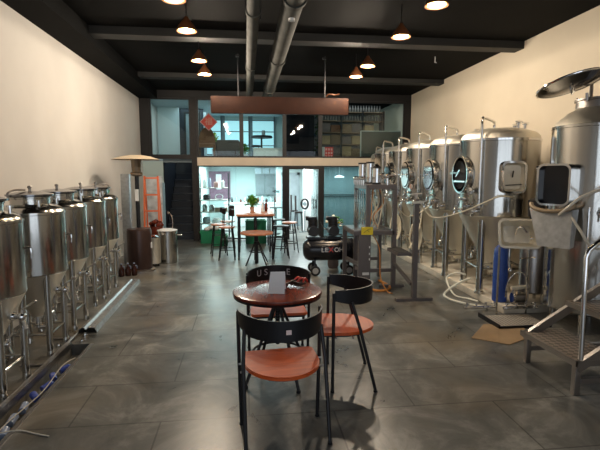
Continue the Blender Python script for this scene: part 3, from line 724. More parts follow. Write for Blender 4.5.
def arc_band(g, hw, dep, z0, z1, th, a0=-84, a1=84, n=36, lean=.015):
    inn, out = [], []
    for i in range(n+1):
        a = R(a0+(a1-a0)*i/n)
        for lst, k in ((inn, -th/2), (out, th/2)):
            lst.append(((hw+k)*math.sin(a), -(dep+k)*math.cos(a)))
    rr = []
    for i in range(n+1):
        a = abs(a0+(a1-a0)*i/n)/84
        h = (z1-z0)*(1-.35*max(0, (a-.55)/.45)**1.5); zz1 = z1-.0*a; zz0 = zz1-h
        (xi, yi), (xo, yo) = inn[i], out[i]
        rr.append([g.bm.verts.new(v) for v in ((xi, yi, zz0), (xo, yo, zz0), (xo*(1+lean), yo*(1+lean), zz1), (xi*(1+lean), yi*(1+lean), zz1))])
    g.rings(rr)
def bistro_chair(loc, rz, label, letters=None, sticker=False):
    t = thing('bistro_chair', loc, label, 'chair', 'black bistro chairs around the small round table', R(rz))
    hw, dep = .277, .36
    zb = .68 if not letters else .655
    g = G(); arc_band(g, hw, dep, zb, .81, .010); bnd = g.build('backrest', blackm, t)
    # seat: straight front, round back
    poly = [(-.225, .03), (-.235, .05), (.235, .05), (.225, .03)]
    pts = []
    for i in range(25):
        a = PI*i/24; pts.append((.248*math.cos(a), -.10-.28*math.sin(a)))
    outline = [(.235, .045), (-.235, .045)][::-1]
    poly = [(-.23, .08), (.23, .08), (.248, .06)] + pts + [(-.248, .06)]
    g = G(); g.prism(poly, .446, .462); g.prism([(x*.985, y*.985) for x, y in poly], .462, .468); g.build('seat', seatwood, t)
    g = G(); g.tube([(x*.9, y*.9, .436) for x, y in poly], .009, 8, closed=True); g.build('seat_frame', blackm, t)
    for sx in (-1, 1):
        g = G(); g.tube([(sx*.277, -.03, .79), (sx*.273, -.028, .45), (sx*.262, -.025, .012)], .0125, 10); g.cyl((sx*.262, -.025, 0), (sx*.262, -.025, .014), .016, seg=12); g.build('leg', blackm, t)
        g = G(); g.tube([(sx*.248, -.17, .71), (sx*.262, -.235, .50), (sx*.262, -.36, .012)], .0125, 10); g.cyl((sx*.262, -.36, 0), (sx*.262, -.36, .014), .016, seg=12); g.build('leg', blackm, t)
        g = G(); g.cyl((sx*.21, -.05, .436), (sx*.279, -.05, .436), .008, seg=8); g.cyl((sx*.21, -.18, .436), (sx*.277, -.18, .436), .008, seg=8); g.build('bracket', dsteel, t)
    if letters:
        for ch, ang in letters:
            a = R(ang); x, y = (hw-.009)*math.sin(a), -(dep-.009)*math.cos(a)
            az = math.degrees(math.atan2(-y/(dep*dep), -x/(hw*hw)))
            M = facing((x*1.01, y*1.01, .748), az)
            text_part('letter', ch, .085, mat('pale_letter', (.5, .52, .55), .4), M, bnd)
    if sticker:
        M = facing((0, -(dep+.010)*1.01, .745), 270)
        g = G(); g.box(-.016, -.014, -.001, .016, .014, .002, M); tag(g.build('price_sticker', mat('sticker_pink', (.8, .62, .6), .5), bnd), 'small pale sticker on the backrest')
    return t
bistro_chair((.208, 2.95, 0), 5, 'black bistro chair with red wooden seat nearest the camera, its back turned to us', sticker=True)
bistro_chair((.645, 3.54, 0), 84, 'black bistro chair with red seat on the right side of the round table')
bistro_chair((.275, 3.90, 0), 181, 'black bistro chair behind the round table with pale letters on its curved back', letters=(('U', 36), ('S', 20), ('E', -26)))
# paper and tangle on the table
g = G()
q = [(.155, 3.44, .754), (.285, 3.41, .754), (.30, 3.53, .905), (.185, 3.555, .90)]
f = [g.bm.verts.new(v) for v in q]; bk = [g.bm.verts.new((a, b+.002, c)) for a, b, c in q]; g.rings([f, bk])
q = [(.19, 3.555, .90), (.30, 3.531, .905), (.31, 3.56, .754), (.215, 3.58, .754)]
f = [g.bm.verts.new(v) for v in q]; bk = [g.bm.verts.new((a, b+.002, c)) for a, b, c in q]; g.rings([f, bk])
tag(g.build('folded_paper', paperm), 'folded white paper standing on the round table', 'paper')
d = thing('strap_bundle', (.40, 3.64, .752), 'small tangle of dark straps with red ends on the round table', 'straps')
g = G()
for k in range(6):
    pts = [(-.11+random.uniform(0, .05), random.uniform(-.04, .04), .01)] + [(-.07+.05*j, random.uniform(-.05, .05), random.uniform(.012, .05)) for j in range(4)]
    g.tube(pts, .007, 7, 5)
g.build('strap', mat('dark_leather', (.03, .012, .01), .5), d)
for p0, p1 in (((.0, .0, .03), (.09, .03, .045)), ((.05, -.03, .02), (.1, .05, .03)), ((-.02, .04, .03), (.05, .06, .05))):
    g = G(); g.tube([p0, ((p0[0]+p1[0])/2, (p0[1]+p1[1])/2, .065), p1], .009, 8, 5); g.build('red_end', redp, d)

# ------------------------------------------------------------------ bar table group
t = thing('bar_table', (.17, 9.7, 0), 'long wooden-topped bar table with black legs in the middle distance', 'table')
g = G(); g.box(-.37, -.95, .865, .37, .95, .90, bev=.006); g.build('tabletop', barwood, t)
g = G(); g.box(-.35, -.92, .83, .35, -.89, .865); g.box(-.35, .89, .83, .35, .92, .865); g.box(-.35, -.92, .83, -.32, .92, .865); g.box(.32, -.92, .83, .35, .92, .865); g.build('apron', blackm, t)
for x in (-.33, .33):
    for y in (-.9, 0, .9):
        g = G(); g.box(x-.018, y-.018, 0, x+.018, y+.018, .83); g.build('leg', blackm, t)
g = G(); g.cyl((0, -.9, .0), (0, -.9, .84), .03); g.build('centre_post', blackm, t)
t = thing('pedestal_stool', (.18, 8.33, 0), 'low round wooden-topped pedestal stool in front of the bar table', 'stool')
g = G(); g.lathe([(.29, .575), (.305, .58), (.308, .6), (.30, .612), (0, .614)], 40); g.build('seat', barwood, t)
g = G(); g.cyl((0, 0, .02), (0, 0, .575), .032, seg=16); g.cyl((0, 0, .4), (0, 0, .44), .05); g.build('column', blackm, t)
for k in range(4):
    a = R(40+90*k); c, s_ = math.cos(a), math.sin(a)
    g = G(); g.tube([(.05*c, .05*s_, .42), (.16*c, .16*s_, .2), (.27*c, .27*s_, .01)], .013, 8); g.build('leg', blackm, t)
g = G(); g.tube([(.13*math.cos(k*PI/12), .13*math.sin(k*PI/12), .25) for k in range(24)], .01, 8, closed=True); g.build('foot_ring', blackm, t)

def bar_stool(loc, rz, label, back=True, seatm=None, grp='bar stools with backs left of the bar table'):
    t = thing('bar_stool', loc, label, 'stool', grp, R(rz))
    g = G(); g.lathe([(.15, .625), (.165, .632), (.165, .648), (.15, .655), (0, .655)], 28); g.build('seat', seatm or barwood, t)
    for k in range(4):
        a = R(45+90*k); c, s_ = math.cos(a), math.sin(a)
        g = G(); g.tube([(.13*c, .13*s_, .63), (.22*c, .22*s_, 0)], .012, 8); g.build('leg', blackm, t)
    for z, rr in ((.2, .19), (.42, .162)):
        g = G(); g.tube([(rr*math.cos(R(45+90*k)), rr*math.sin(R(45+90*k)), z) for k in range(4)], .008, 6, closed=True); g.build('foot_rail', blackm, t)
    if back:
        g = G(); arc_band(g, .17, .15, .86, .985, .012, -70, 70, 16); g.build('backrest', blackm, t)
        for sx in (-.11, .11):
            g = G(); g.tube([(sx, -.10, .64), (sx*1.1, -.12, .9)], .009, 8); g.build('back_post', blackm, t)
    return t
bar_stool((-.39, 8.95, 0), 90, 'wooden-seated bar stool with black back, nearest on the left of the bar table')
bar_stool((-.58, 9.45, 0), 100, 'wooden-seated bar stool with black back, left of the nearest one')
bar_stool((-.42, 10.05, 0), 90, 'black-backed bar stool farthest along the left of the bar table')
g3 = 'backless stools right of the bar table'
bar_stool((.68, 9.0, 0), 0, 'black-topped backless stool nearest on the right of the bar table', False, blackp, g3)
bar_stool((.92, 9.65, 0), 10, 'wooden-topped backless stool on the right of the bar table, closest to the doorway', False, None, g3)
bar_stool((.72, 10.3, 0), 0, 'black-topped backless stool farthest along the right of the bar table', False, blackp, g3)

def plant(name, loc, label, cat, potr, poth, rad, hgt, n, lm, pm, ln=.07):
    t = thing(name, loc, label, cat)
    g = G(); g.lathe([(potr*.75, 0), (potr, poth), (potr*1.06, poth), (potr*1.06, poth*.9), (potr*.95, poth*.9), (potr*.9, poth*.85)], 24); g.build('pot', pm, t)
    g = G(); rnd = random.Random(len(label))
    for k in range(n):
        a = rnd.uniform(0, 2*PI); e = rnd.uniform(.1, 1.0); d0 = Vector((math.cos(a)*e, math.sin(a)*e, rnd.uniform(.2, 1.2))).normalized()
        c = Vector((0, 0, poth)) + d0*Vector((1, 1, 1)).length*0 + Vector((d0.x*rad*rnd.uniform(.3, 1), d0.y*rad*rnd.uniform(.3, 1), d0.z*hgt*rnd.uniform(.2, 1)))
        x = d0.cross(Vector((0, 0, 1))); x = x.normalized() if x.length > .01 else Vector((1, 0, 0))
        g.mi = rnd.randint(0, 1) if k % 3 == 0 else 0
        u = (d0+Vector((0, 0, rnd.uniform(-.8, .3)))).normalized()*ln; w = x*ln*.4; nn = x.cross(u).normalized()*ln*.1
        v = [g.bm.verts.new(q) for q in (c, c+u*.45+w+nn, c+u, c+u*.45-w+nn)]; mid = g.bm.verts.new(c+u*.5-nn)
        for i in range(4): g.face([v[i], v[(i+1) % 4], mid])
        if k % 3 == 0:
            g.mi = 0; g.tube([(0, 0, poth*.8), c*.6+Vector((0, 0, poth*.3)), c], .003, 4)
    f = g.build('foliage', lm, t)
    return t
plant('potted_plant', (.12, 9.6, .90), 'small bushy green plant in a pale pot on the bar table', 'plant', .05, .09, .16, .22, 170, [leaf, leafy], pot)
# bottles and glasses on the bar table
for k, (x, y, h, m) in enumerate(((.33, 9.3, .2, white), (.41, 9.5, .24, amber), (.36, 9.9, .22, clearp))):
    g = G(); g.lathe([(.03, 0), (.032, .01), (.032, h*.6), (.012, h*.8), (.012, h), (0, h)], 16)
    o = g.build('bottle', m); o.location = (x, y, .90)
    tag(o, ['short white bottle at the near right of the bar table', 'brown glass bottle in the middle right of the bar table', 'pale clear bottle at the far right of the bar table'][k], 'bottle', 'bottles on the bar table')
# green crates
def crate(loc, w, d, h, label, m=greenp):
    t = thing('plastic_crate', loc, label, 'crate')
    g = G(); g.box(-w/2, -d/2, 0, w/2, d/2, .02)
    for a_ in ((-w/2, -d/2, w/2, -d/2+.015), (-w/2, d/2-.015, w/2, d/2), (-w/2, -d/2, -w/2+.015, d/2), (w/2-.015, -d/2, w/2, d/2)): g.box(a_[0], a_[1], .02, a_[2], a_[3], h*.85)
    for k in range(7): g.box(-w/2+.03+k*(w-.1)/6, -d/2-.006, .04, -w/2+.06+k*(w-.1)/6, -d/2, h*.7)
    g.build('crate_body', m, t)
    g = G(); g.ringplate([(-w/2-.01, -d/2-.01), (w/2+.01, -d/2-.01), (w/2+.01, d/2+.01), (-w/2-.01, d/2+.01)], [(-w/2+.02, -d/2+.02), (w/2-.02, -d/2+.02), (w/2-.02, d/2-.02), (-w/2+.02, d/2-.02)], h*.85, h); g.build('crate_rim', m, t)
    return t
crate((-.86, 11.22, 0), .52, .36, .30, 'green plastic crate against the glass below the shelves, holding pale bags')
crate((-.62, 10.75, 0), .34, .3, .26, 'smaller green plastic crate in front of the one holding bags')
g = G()
for k in range(5): g.sph((-.98+k*.06, 11.2+.03*(k % 2), .33+.02*(k % 3)), .07, (1, 1, .8), 10)
tag(g.build('plastic_bag', white), 'crumpled white bag lying in the green crate by the glass', 'bag')
crate((.22, 11.05, 0), .5, .38, .28, 'green plastic crate on the floor behind the bar table, lower of two')
crate((.22, 11.05, .285), .5, .38, .28, 'green plastic crate stacked on another behind the bar table')

# ------------------------------------------------------------------ kitchen behind the glass
s = thing('shelf_rack', (-.85, 12.3, 0), 'open metal shelf rack behind the glass, next to the black post', 'shelves')
for x in (-.38, .38):
    for y in (-.18, .18):
        g = G(); g.box(x-.012, y-.012, 0, x+.012, y+.012, 1.7); g.build('upright', blackm, s)
for z in (.35, .66, .98, 1.3):
    g = G(); g.box(-.38, -.18, z, .38, .18, z+.02); g.build('shelf', mat('pale_shelf', (.35, .33, .3), .5), s)
items = [(-.25, 1.32, .05, .22, 'pale', 'tall pale jar on the top shelf of the rack, leftmost', white), (-.12, 1.32, .045, .26, 'c', 'tall clear jar on the top shelf of the rack', clearp), (.05, 1.32, .06, .16, 'r', 'reddish jar on the top shelf of the rack', mat('rosy', (.45, .2, .17), .5)),
         (.22, 1.32, .05, .2, 'w', 'white jar on the top shelf of the rack, rightmost', white),
         (-.2, 1.0, .1, .14, 'b', 'round black pot on the second shelf of the rack', blackp), (-.26, .68, .07, .2, 's', 'steel canister on the third shelf of the rack, leftmost', chrome), (-.08, .68, .07, .18, 's2', 'second steel canister on the third shelf of the rack', chrome),
         (-.22, .37, .1, .16, 'g', 'grey bowl on the lowest shelf of the rack', greyblind), (.05, .37, .12, .13, 'g', 'pale bowl on the lowest shelf of the rack', white)]
for x, z, r_, h, _, lab, m in items:
    g = G(); g.lathe([(r_*.85, 0), (r_, h*.1), (r_, h*.8), (r_*.7, h*.9), (r_*.7, h), (0, h)], 20); o = g.build('jar', m); o.location = (-.85+x, 12.28, z+.001); tag(o, lab, 'jar')
g = G(); g.tube([(.1*math.cos(k*PI/10), 0, .075+.07*math.sin(k*PI/10)) for k in range(20)], .012, 8, closed=True); o = g.build('hose_coil', white); o.location = (-.72, 12.2, 1.0); tag(o, 'white oval ring of hose on the second shelf of the rack', 'hose')
g = G(); g.box(-.17, -.12, 0, .17, .12, .1, bev=.01); o = g.build('wooden_tray', cardd); o.location = (-.68, 12.3, .681); tag(o, 'low brown box on the third shelf of the rack', 'box')
b = thing('notice_board', (-.95, YE-.06, .82), 'large mauve board on the far wall behind the shelf rack', 'board')
g = G(); g.box(-.5, 0, 0, .42, .03, .95); g.build('board', mauve, b)
g = G(); g.box(-.06, -.02, .35, .12, 0, .85); g.build('notice', paperm, b)
b = thing('display_panel', (.82, YE-.06, .95), 'grey rectangular panel on the far wall left of the doorway', 'panel')
g = G(); g.box(-.5, 0, 0, .5, .03, .72, bev=.004); g.build('panel', greyblind, b)
g = G()
for k in range(4): g.box(-.52+k*.26, -.02, .74, -.30+k*.26, .02, .93)
g.build('shelf_box', mat('pale_box', (.6, .72, .8), .5), b)
c = thing('sink_counter', (.5, 14.9, 0), 'white counter with basins along the far wall behind the glass', 'counter')
g = G(); g.box(-1.2, -.3, .0, .55, .3, .72, bev=.005); g.build('cabinet', mat('pale_cabinet', (.55, .6, .6), .5), c)
g = G(); g.box(-1.22, -.32, .72, .57, .3, .76, bev=.004); g.build('countertop', white, c)
for k in range(12):
    x = -.6+k*.14; h = .12+.1*((k*7) % 3)/2
    g = G(); g.lathe([(.03, 0), (.035, h*.6), (.015, h*.8), (.015, h), (0, h)], 12); o = g.build('bottle', [white, blackp, clearp, amber][k % 4]); o.location = (x, 14.78, .761)
    tag(o, 'small %s bottle on the white counter behind the glass' % ['white', 'black', 'clear', 'brown'][k % 4], 'bottle', '%s bottles on the far counter' % ['white', 'black', 'clear', 'brown'][k % 4])
f = thing('standing_fan', (.78, 12.6, 0), 'black round-headed standing fan behind the glass left of the doorway', 'fan')
g = G(); g.lathe([(.16, 0), (.16, .02), (.02, .04), (.012, .05)], 24); g.cyl((0, 0, .03), (0, 0, 1.05), .012, seg=10); g.build('stand', blackm, f)
M = facing((0, -.03, 1.2), 270)
g = G()
for rr in (.06, .1, .14, .17): g.tube([M @ Vector((rr*math.cos(k*PI/12), rr*math.sin(k*PI/12), .03*(1-rr/.2))) for k in range(24)], .003, 5, closed=True)
g.build('grille', greyblind, f); g = G(); g.cyl((0, 0, 1.2), (0, .08, 1.2), .05); g.build('fan_motor', blackp, f)
g = G()
for k in range(3): g.prism([(0.02, -.02), (.13, -.05), (.14, .03), (.03, .02)], -.002, .002, M @ Matrix.Rotation(R(120*k), 4, 'Z'))
g.build('blade', greyblind, f)
t = thing('side_table', (.78, 12.2, 0), 'small black high table behind the glass left of the doorway', 'table')
g = G(); g.box(-.2, -.15, .78, .2, .15, .8); g.build('tabletop', blackm, t); g = G(); g.cyl((0, 0, 0), (0, 0, .78), .02); g.box(-.15, -.02, 0, .15, .02, .02); g.build('column', blackm, t)
t.location = (.78, 12.0, 0)
# things seen through the doorway
for k, (x, y) in enumerate(((1.42, 13.5), (1.50, 13.0))):
    t = thing('bar_stool', (x, y, 0), ['black high-backed stool through the doorway, behind the other one', 'black high-backed stool through the doorway, in front of the other one'][k], 'stool', 'stools through the doorway')
    g = G(); g.box(-.11, -.12, .55, .11, .12, .6, bev=.01); g.build('seat', blackp, t)
    g = G(); g.box(-.11, -.13, .6, -.06, -.10, 1.05, Matrix.Rotation(R(-6), 4, 'X')); g.build('backrest', blackp, t)
    for sx in (-.09, .09):
        for sy in (-.1, .1): g = G(); g.tube([(sx, sy, .55), (sx*1.3, sy*1.3, 0)], .011, 6); g.build('leg', blackm, t)
t = thing('wheel_stand', (1.68, 12.95, 0), 'round black and pale wheel on a stand through the doorway', 'wheel')
M = facing((0, 0, .82), 250)
g = G(); g.tube([M @ Vector((.10*math.cos(k*PI/12), .14*math.sin(k*PI/12), 0)) for k in range(24)], .03, 10, closed=True); g.build('rim', blackp, t)
g = G(); g.lathe([(.05, -.02), (.06, 0), (.05, .02), (0, .02)], 20, M); g.build('hub', greyblind, t)
g = G(); g.bar((0, 0, .62), (0, 0, .02), .03); g.bar((-.16, -.1, .01), (.16, .1, .01), .04, .02); g.build('stand', greyblind, t)
g = G(); g.lathe([(.14, 0), (.13, .03), (.05, .06), (0, .065)], 28); o = g.build('pendant_lamp', mat('white_lamp', (.9, .9, .9), .5, emit=(1, 1, .98), estr=1.2)); o.location = (2.62, 12.6, 1.58)
tag(o, 'white disc pendant lamp behind the tinted glass right of the doorway', 'lamp')
g = G(); g.tube([(2.62, 12.6, 1.64), (2.62, 12.6, 1.93)], .004, 5); g.build('cord', white, o, loc=(-2.62, -12.6, -1.58))
# tinted room behind the right glass: low partition with rails
g = G(); g.box(2.0, 13.4, 0, XR, 13.46, 1.93); struct('wall_inner_right', g, mat('teal_wall', (.25, .32, .33), .7, noise=.1, nscale=2))
rl = thing('hand_rail', (2.0, 13.36, 1.0), 'thin dark handrail crossing the wall behind the tinted glass', 'rail')
g = G(); g.cyl((.05, 0, .06), (2.1, 0, .06), .012, seg=8); g.cyl((.05, 0, 0), (2.1, 0, 0), .008, seg=8); g.build('rail_bar', blackm, rl)

# ------------------------------------------------------------------ upper floor contents
ZU = 2.07
c = thing('rattan_armchair', (-1.02, 12.3, ZU), 'orange brown rattan armchair upstairs behind the glass, below the red diamond', 'armchair')
g = G(); pts = []
for k in range(15):
    a = PI*k/14; pts.append((-.22*math.cos(a), .0, .45+.40*math.sin(a)))
bp_ = [(-.22, .38)] + [(x, z) for x, y, z in pts] + [(.22, .38)]
Mx = Matrix.Translation((0, .12, 0)) @ Matrix.Rotation(R(90), 4, 'X')
g.prism(bp_, -.02, .02, Mx); g.build('backrest', brownchair, c)
g = G(); g.box(-.23, -.25, .3, .23, .14, .4, bev=.03); g.build('seat', brownchair, c)
for sx in (-.2, .2):
    for sy in (-.22, .12): g = G(); g.cyl((sx, sy, 0), (sx, sy, .32), .02, seg=8); g.build('leg', brownchair, c)
s = thing('sofa_chair', (-.47, 12.5, ZU), 'grey brown fabric chair upstairs behind the glass, right of the rattan one', 'armchair')
g = G(); g.box(-.30, -.12, .12, .30, .0, .52, bev=.04); g.build('backrest', greysofa, s)
g = G(); g.box(-.28, .0, .1, .28, .42, .32, bev=.04); g.build('seat', greysofa, s)
for sx in (-1, 1):
    g = G(); g.box(sx*.26-.04, -.08, .12, sx*.26+.04, .38, .5, Matrix.Rotation(R(sx*6), 4, 'Y'), bev=.02); g.build('armrest', greysofa, s)
    g = G(); g.cyl((sx*.22, -.06, 0), (sx*.22, -.06, .14), .015, seg=8); g.cyl((sx*.22, .36, 0), (sx*.22, .36, .14), .015, seg=8); g.build('leg', blackm, s)
plant('potted_plant', (-.02, 11.95, ZU), 'small leafy plant upstairs beside the grey brown chair', 'plant', .07, .12, .14, .24, 120, [leaf, leafy], white)
plant('potted_plant', (-.85, 12.9, ZU), 'yellowish taller plant upstairs between the rattan and fabric chairs', 'plant', .08, .3, .16, .45, 120, [leafy, leaf], white)
t = thing('round_high_table', (.45, 13.0, ZU), 'dark round table on one column upstairs, before the bright windows', 'table')
g = G(); g.lathe([(.3, .62), (.31, .64), (.30, .68), (0, .68)], 32); g.build('tabletop', blackp, t)
g = G(); g.cyl((0, 0, .02), (0, 0, .62), .025, seg=10); g.lathe([(.2, 0), (.2, .015), (.03, .04)], 20); g.build('column', blackm, t)
t = thing('round_stool', (.28, 12.35, ZU), 'small dark stool upstairs left of the round table', 'stool')
g = G(); g.lathe([(.12, .33), (.13, .35), (.12, .38), (0, .38)], 20); g.build('seat', blackp, t)
for k in range(4):
    a = R(45+90*k); g = G(); g.tube([(.09*math.cos(a), .09*math.sin(a), .34), (.14*math.cos(a), .14*math.sin(a), 0)], .012, 6); g.build('leg', blackm, t)
g = G(); g.cyl((0, 0, 0), (0, 0, .14), .05, seg=16); o = g.build('cup', greyblind); o.location = (.5, 12.9, ZU+.681); tag(o, 'grey cup on the dark round table upstairs', 'cup')
b = thing('glass_railing_shelf', (.55, 12.1, ZU), 'low white box behind the upstairs glass below the round table', 'box')
g = G(); g.box(-.35, -.12, 0, .45, .12, .26, bev=.01); g.build('box_body', white, b); g = G(); g.box(-.36, -.13, .26, .46, .13, .29, bev=.005); g.build('lid', white, b)
b.name = 'storage_box'
# red diamond
d = thing('paper_diamond', (-.90, YB-.045, 2.96), 'red and grey diamond-shaped paper sign on the upstairs glass', 'sign')
M = facing((0, .0, 0), 270) @ Matrix.Rotation(R(45), 4, 'Z')
g = G(); g.box(-.155, -.155, 0, .155, .155, .004, M); g.build('border', mat('grey_pink', (.35, .22, .22), .7), d)
g = G(); g.box(-.135, -.135, .004, .135, .135, .007, M); g.build('red_field', mat('diamond_red', (.38, .05, .04), .7), d)
text_part('character', '福', .2, mat('dull_gold', (.34, .2, .17), .6), facing((0, -.009, 0), 270), d)
# upstairs store shelves
sh = thing('storage_shelf', (2.95, 12.7, ZU), 'dim shelving full of cartons upstairs behind the right-hand glass', 'shelves')
for x in (-.9, -.3, .3, .9): g = G(); g.box(x-.02, -.2, 0, x+.02, .2, 1.35); g.build('upright', blackm, sh)
for z in (.1, .42, .74, 1.06, 1.3): g = G(); g.box(-.9, -.2, z, .9, .2, z+.02); g.build('shelf', cardd, sh)
cols = [('brown', cardd), ('grey', greysofa), ('tan', card)]
for lv, z in enumerate((.12, .44, .76)):
    for k in range(5):
        cn, cm = cols[(k+lv*2) % 3]
        if lv == 2 and k == 1: cn, cm = 'copper-coloured', copper
        g = G(); w = .13; h = .2+.03*((k+lv) % 3); g.box(-w, -.14, 0, w, .14, h, bev=.006)
        o = g.build('carton', cm); o.location = ((2.21, 2.49, 2.81, 3.09, 3.45)[k], 12.68, ZU+z+.001)
        tag(o, '%s carton on the %s shelf of the upstairs store, %s' % (cn, ['lowest', 'second', 'third'][lv], ['leftmost', 'second from left', 'in the middle', 'second from right', 'rightmost'][k]), 'box', 'cartons on the upstairs shelves')
bp0 = None
for lv, z in enumerate((1.08, 1.32)):
    for k in range(22):
        x = 2.12+k*.078
        if bp0 is None:
            g = G(); g.lathe([(.028, 0), (.03, .01), (.03, .1), (.012, .14), (.012, .185), (0, .186)], 12); bp0 = g.build('bottle', mat('dusty_glass', (.10, .085, .075), .3)); o = bp0
        else: o = bp0.copy(); C.objects.link(o)
        o.location = (x, 12.6, ZU+z+.001)
        tag(o, ['dusty bottle in the row just under the top shelf of the upstairs store', 'dusty bottle in the row on the top shelf of the upstairs store'][lv], 'bottle', ['bottles under the top shelf upstairs', 'bottles on the top shelf upstairs'][lv])
b = thing('carton', (2.10, 11.85, ZU+.01), 'white and red printed carton standing upstairs against the glass', 'box')
g = G(); g.box(-.17, -.1, 0, .17, .1, .30, bev=.003); g.build('box_body', mat('offwhite_card', (.6, .58, .6), .7), b)
g = G(); g.box(-.05, -.104, .0, .17, -.1, .30); pr_ = g.build('red_print_panel', redwhite, b)
g = G()
for i in range(3):
    for j in range(3): g.box(-.035+i*.07, -.108, .03+j*.09, .01+i*.07, -.104, .085+j*.09)
g.build('printed_squares', mat('pinkish', (.8, .35, .35), .6), pr_)
b = thing('leaning_board', (3.55, 11.78, ZU), 'large dark grey board with a pale edge upstairs behind the right-hand glass', 'board')
g = G(); g.box(-.52, 0, .02, .55, .03, .72); g.build('board_face', mat('slate', (.05, .06, .06), .6), b)
g = G(); g.box(-.545, -.005, .0, -.52, .035, .745); g.box(-.52, -.005, .72, .55, .035, .745); g.build('edge', mat('pale_edge', (.45, .47, .47), .5), b)
w = thing('leaf_garland', (1.84, 11.75, ZU), 'narrow pale hanging strip of blue and green leaves upstairs, left of the store', 'garland')
g = G(); g.box(-.06, .06, .0, .06, .07, 1.35); g.build('backing_strip', mat('pale_strip', (.55, .65, .72), .6), w)
g = G(); rnd = random.Random(4)
for k in range(40):
    g.mi = k % 2; z = rnd.uniform(.03, 1.3); x = rnd.uniform(-.05, .05)
    g.sph((x, .04, z), .03, (1, .3, rnd.uniform(.5, 1.3)), 8)
g.build('leaves', [mat('blue_leaf', (.12, .25, .42), .5), leaf], w)

# ------------------------------------------------------------------ compressor
c = thing('air_compressor', (1.39, 7.42, 0), 'black twin-motor air compressor on wheels with white and red lettering', 'air compressor')
def Mx_(x0=0, z=0, y=0): return Matrix.Translation((x0, y, z)) @ Matrix.Rotation(R(90), 4, 'Y')
g = G(); g.lathe([(.02, -.46), (.10, -.45), (.155, -.42), (.185, -.37), (.19, -.33), (.19, .33), (.185, .37), (.155, .42), (.10, .45), (.02, .46)], 40, Mx_(0, .42)); tk = g.build('air_tank', mat('black_gloss', (.008, .009, .013), .22, .0), c)
lm = mat('letter_white', (.75, .75, .78), .4)
M = facing((0, -.195, .435), 270)
text_part('lettering', 'LE', .105, lm, M @ Matrix.Translation((-.12, 0, 0)), tk, fitw=.11)
text_part('lettering', 'OH', .105, lm, M @ Matrix.Translation((.115, 0, 0)), tk, fitw=.14)
text_part('lettering', 'X', .125, mat('letter_red', (.6, .05, .03), .4), M @ Matrix.Translation((-.015, 0, 0)), tk, fitw=.085)
for x in (-.32, .02):
    g = G(); g.box(-.07+x, -.10, .6, .15+x, .12, .64); g.build('mount_plate', blackm, c)
    g = G(); g.cyl((x+.03, 0, .66), (x+.03, 0, .94), .075, seg=24); g.cyl((x+.03, -.13, .74), (x+.03, .13, .74), .085, seg=24)
    for k in range(5): g.cyl((x+.03, 0, .80+k*.025), (x+.03, 0, .81+k*.025), .088, seg=24)
    mt = g.build('motor', blackp, c)
    g = G(); g.box(x-.06, -.07, .93, x+.09, .07, .97, bev=.01); g.cyl((x-.09, 0, .945), (x-.04, 0, .945), .035, seg=16); g.build('cylinder_head', blackm, mt)
for x, y in ((-.27, -.16), (-.27, .16), (.3, -.16), (.3, .16)):
    g = G(); M = facing((x, y, .085), 270); g.lathe([(.03, -.02), (.06, -.022), (.083, -.018), (.085, 0), (.083, .018), (.06, .022), (.03, .02)], 28, M); wl = g.build('wheel', rubber, c)
    g = G(); g.lathe([(0, -.024), (.05, -.024), (.05, .024), (0, .024)], 20, M); g.build('hub_cap', mat('grey_hub', (.4, .4, .4), .5), wl)
    g = G(); g.bar((x, y*.75, .08), (x, y*.6, .27), .03, .02); g.build('bracket', blackm, c)
g = G(); g.tube([(-.15, 0, .9), (-.12, -.05, .8), (.0, -.05, .72), (.2, -.06, .66)], .01, 8, 5); g.cyl((.25, 0, .6), (.25, 0, .72), .02); g.lathe([(.035, 0), (.035, .02), (0, .02)], 16, facing((.25, -.03, .72), 270)); g.build('pipework', chrome, c)
g = G(); g.tube([(.44, 0, .5), (.52, 0, .56), (.50, 0, .64), (.38, 0, .62)], .012, 8, 5); g.build('handle', blackm, c)
# flowers behind the compressor
f = thing('flower_vase', (1.62, 7.72, 0), 'bunch of white and yellow flowers standing behind the compressor', 'flowers')
g = G(); g.lathe([(.08, 0), (.1, .05), (.1, .55), (.07, .68), (.08, .70), (.075, .70), (.06, .66)], 24); g.build('vase', greysofa, f)
g = G(); rnd = random.Random(3)
for k in range(45):
    g.mi = k % 2 if k % 5 else 2
    a = rnd.uniform(0, 2*PI); rr = rnd.uniform(0, .17); z = .92-rr*.6+rnd.uniform(-.05, .04)
    g.sph((rr*math.cos(a), rr*math.sin(a), z), .028, (1, 1, .6), 8)
    if k % 3 == 0: g.tube([(0, 0, .62), (rr*math.cos(a)*.4, rr*math.sin(a)*.4, .76), (rr*math.cos(a), rr*math.sin(a), z)], .004, 5)
g.build('blooms', [petal, leaf, yellow], f)
f.location = (1.54, 7.88, 0)

# ------------------------------------------------------------------ filling machine frame
m_ = thing('filling_machine', (0, 0, 0), 'grey steel frame filling machine with metal cylinders on top, right of the compressor', 'machine')
m_.location = (0, 0, 0)
P_ = painted
def part(name, g, mt=None, parent=None): return g.build(name, mt or P_, parent or m_)
X0, X1, Y0, Y1 = 1.76, 2.16, 6.4, 7.12
for x, y, z0 in ((X0, Y0, .84), (X1, Y0, 0), (X0, Y1, 0), (X1, Y1, 0)):
    g = G(); g.box(x-.03, y-.03, z0, x+.03, y+.03, 1.47); part('post', g)
g = G()
g.bar((X0, Y0, 1.49), (X1, Y0, 1.49), .06); g.bar((X0, Y1, 1.49), (X1, Y1, 1.49), .06); g.bar((X0, Y0, 1.49), (X0, Y1, 1.49), .06); g.bar((X1, Y0, 1.49), (X1, Y1, 1.49), .06); part('top_rail', g)
g = G(); g.box(X0, Y0, 1.52, X1, Y1, 1.53); part('top_plate', g)
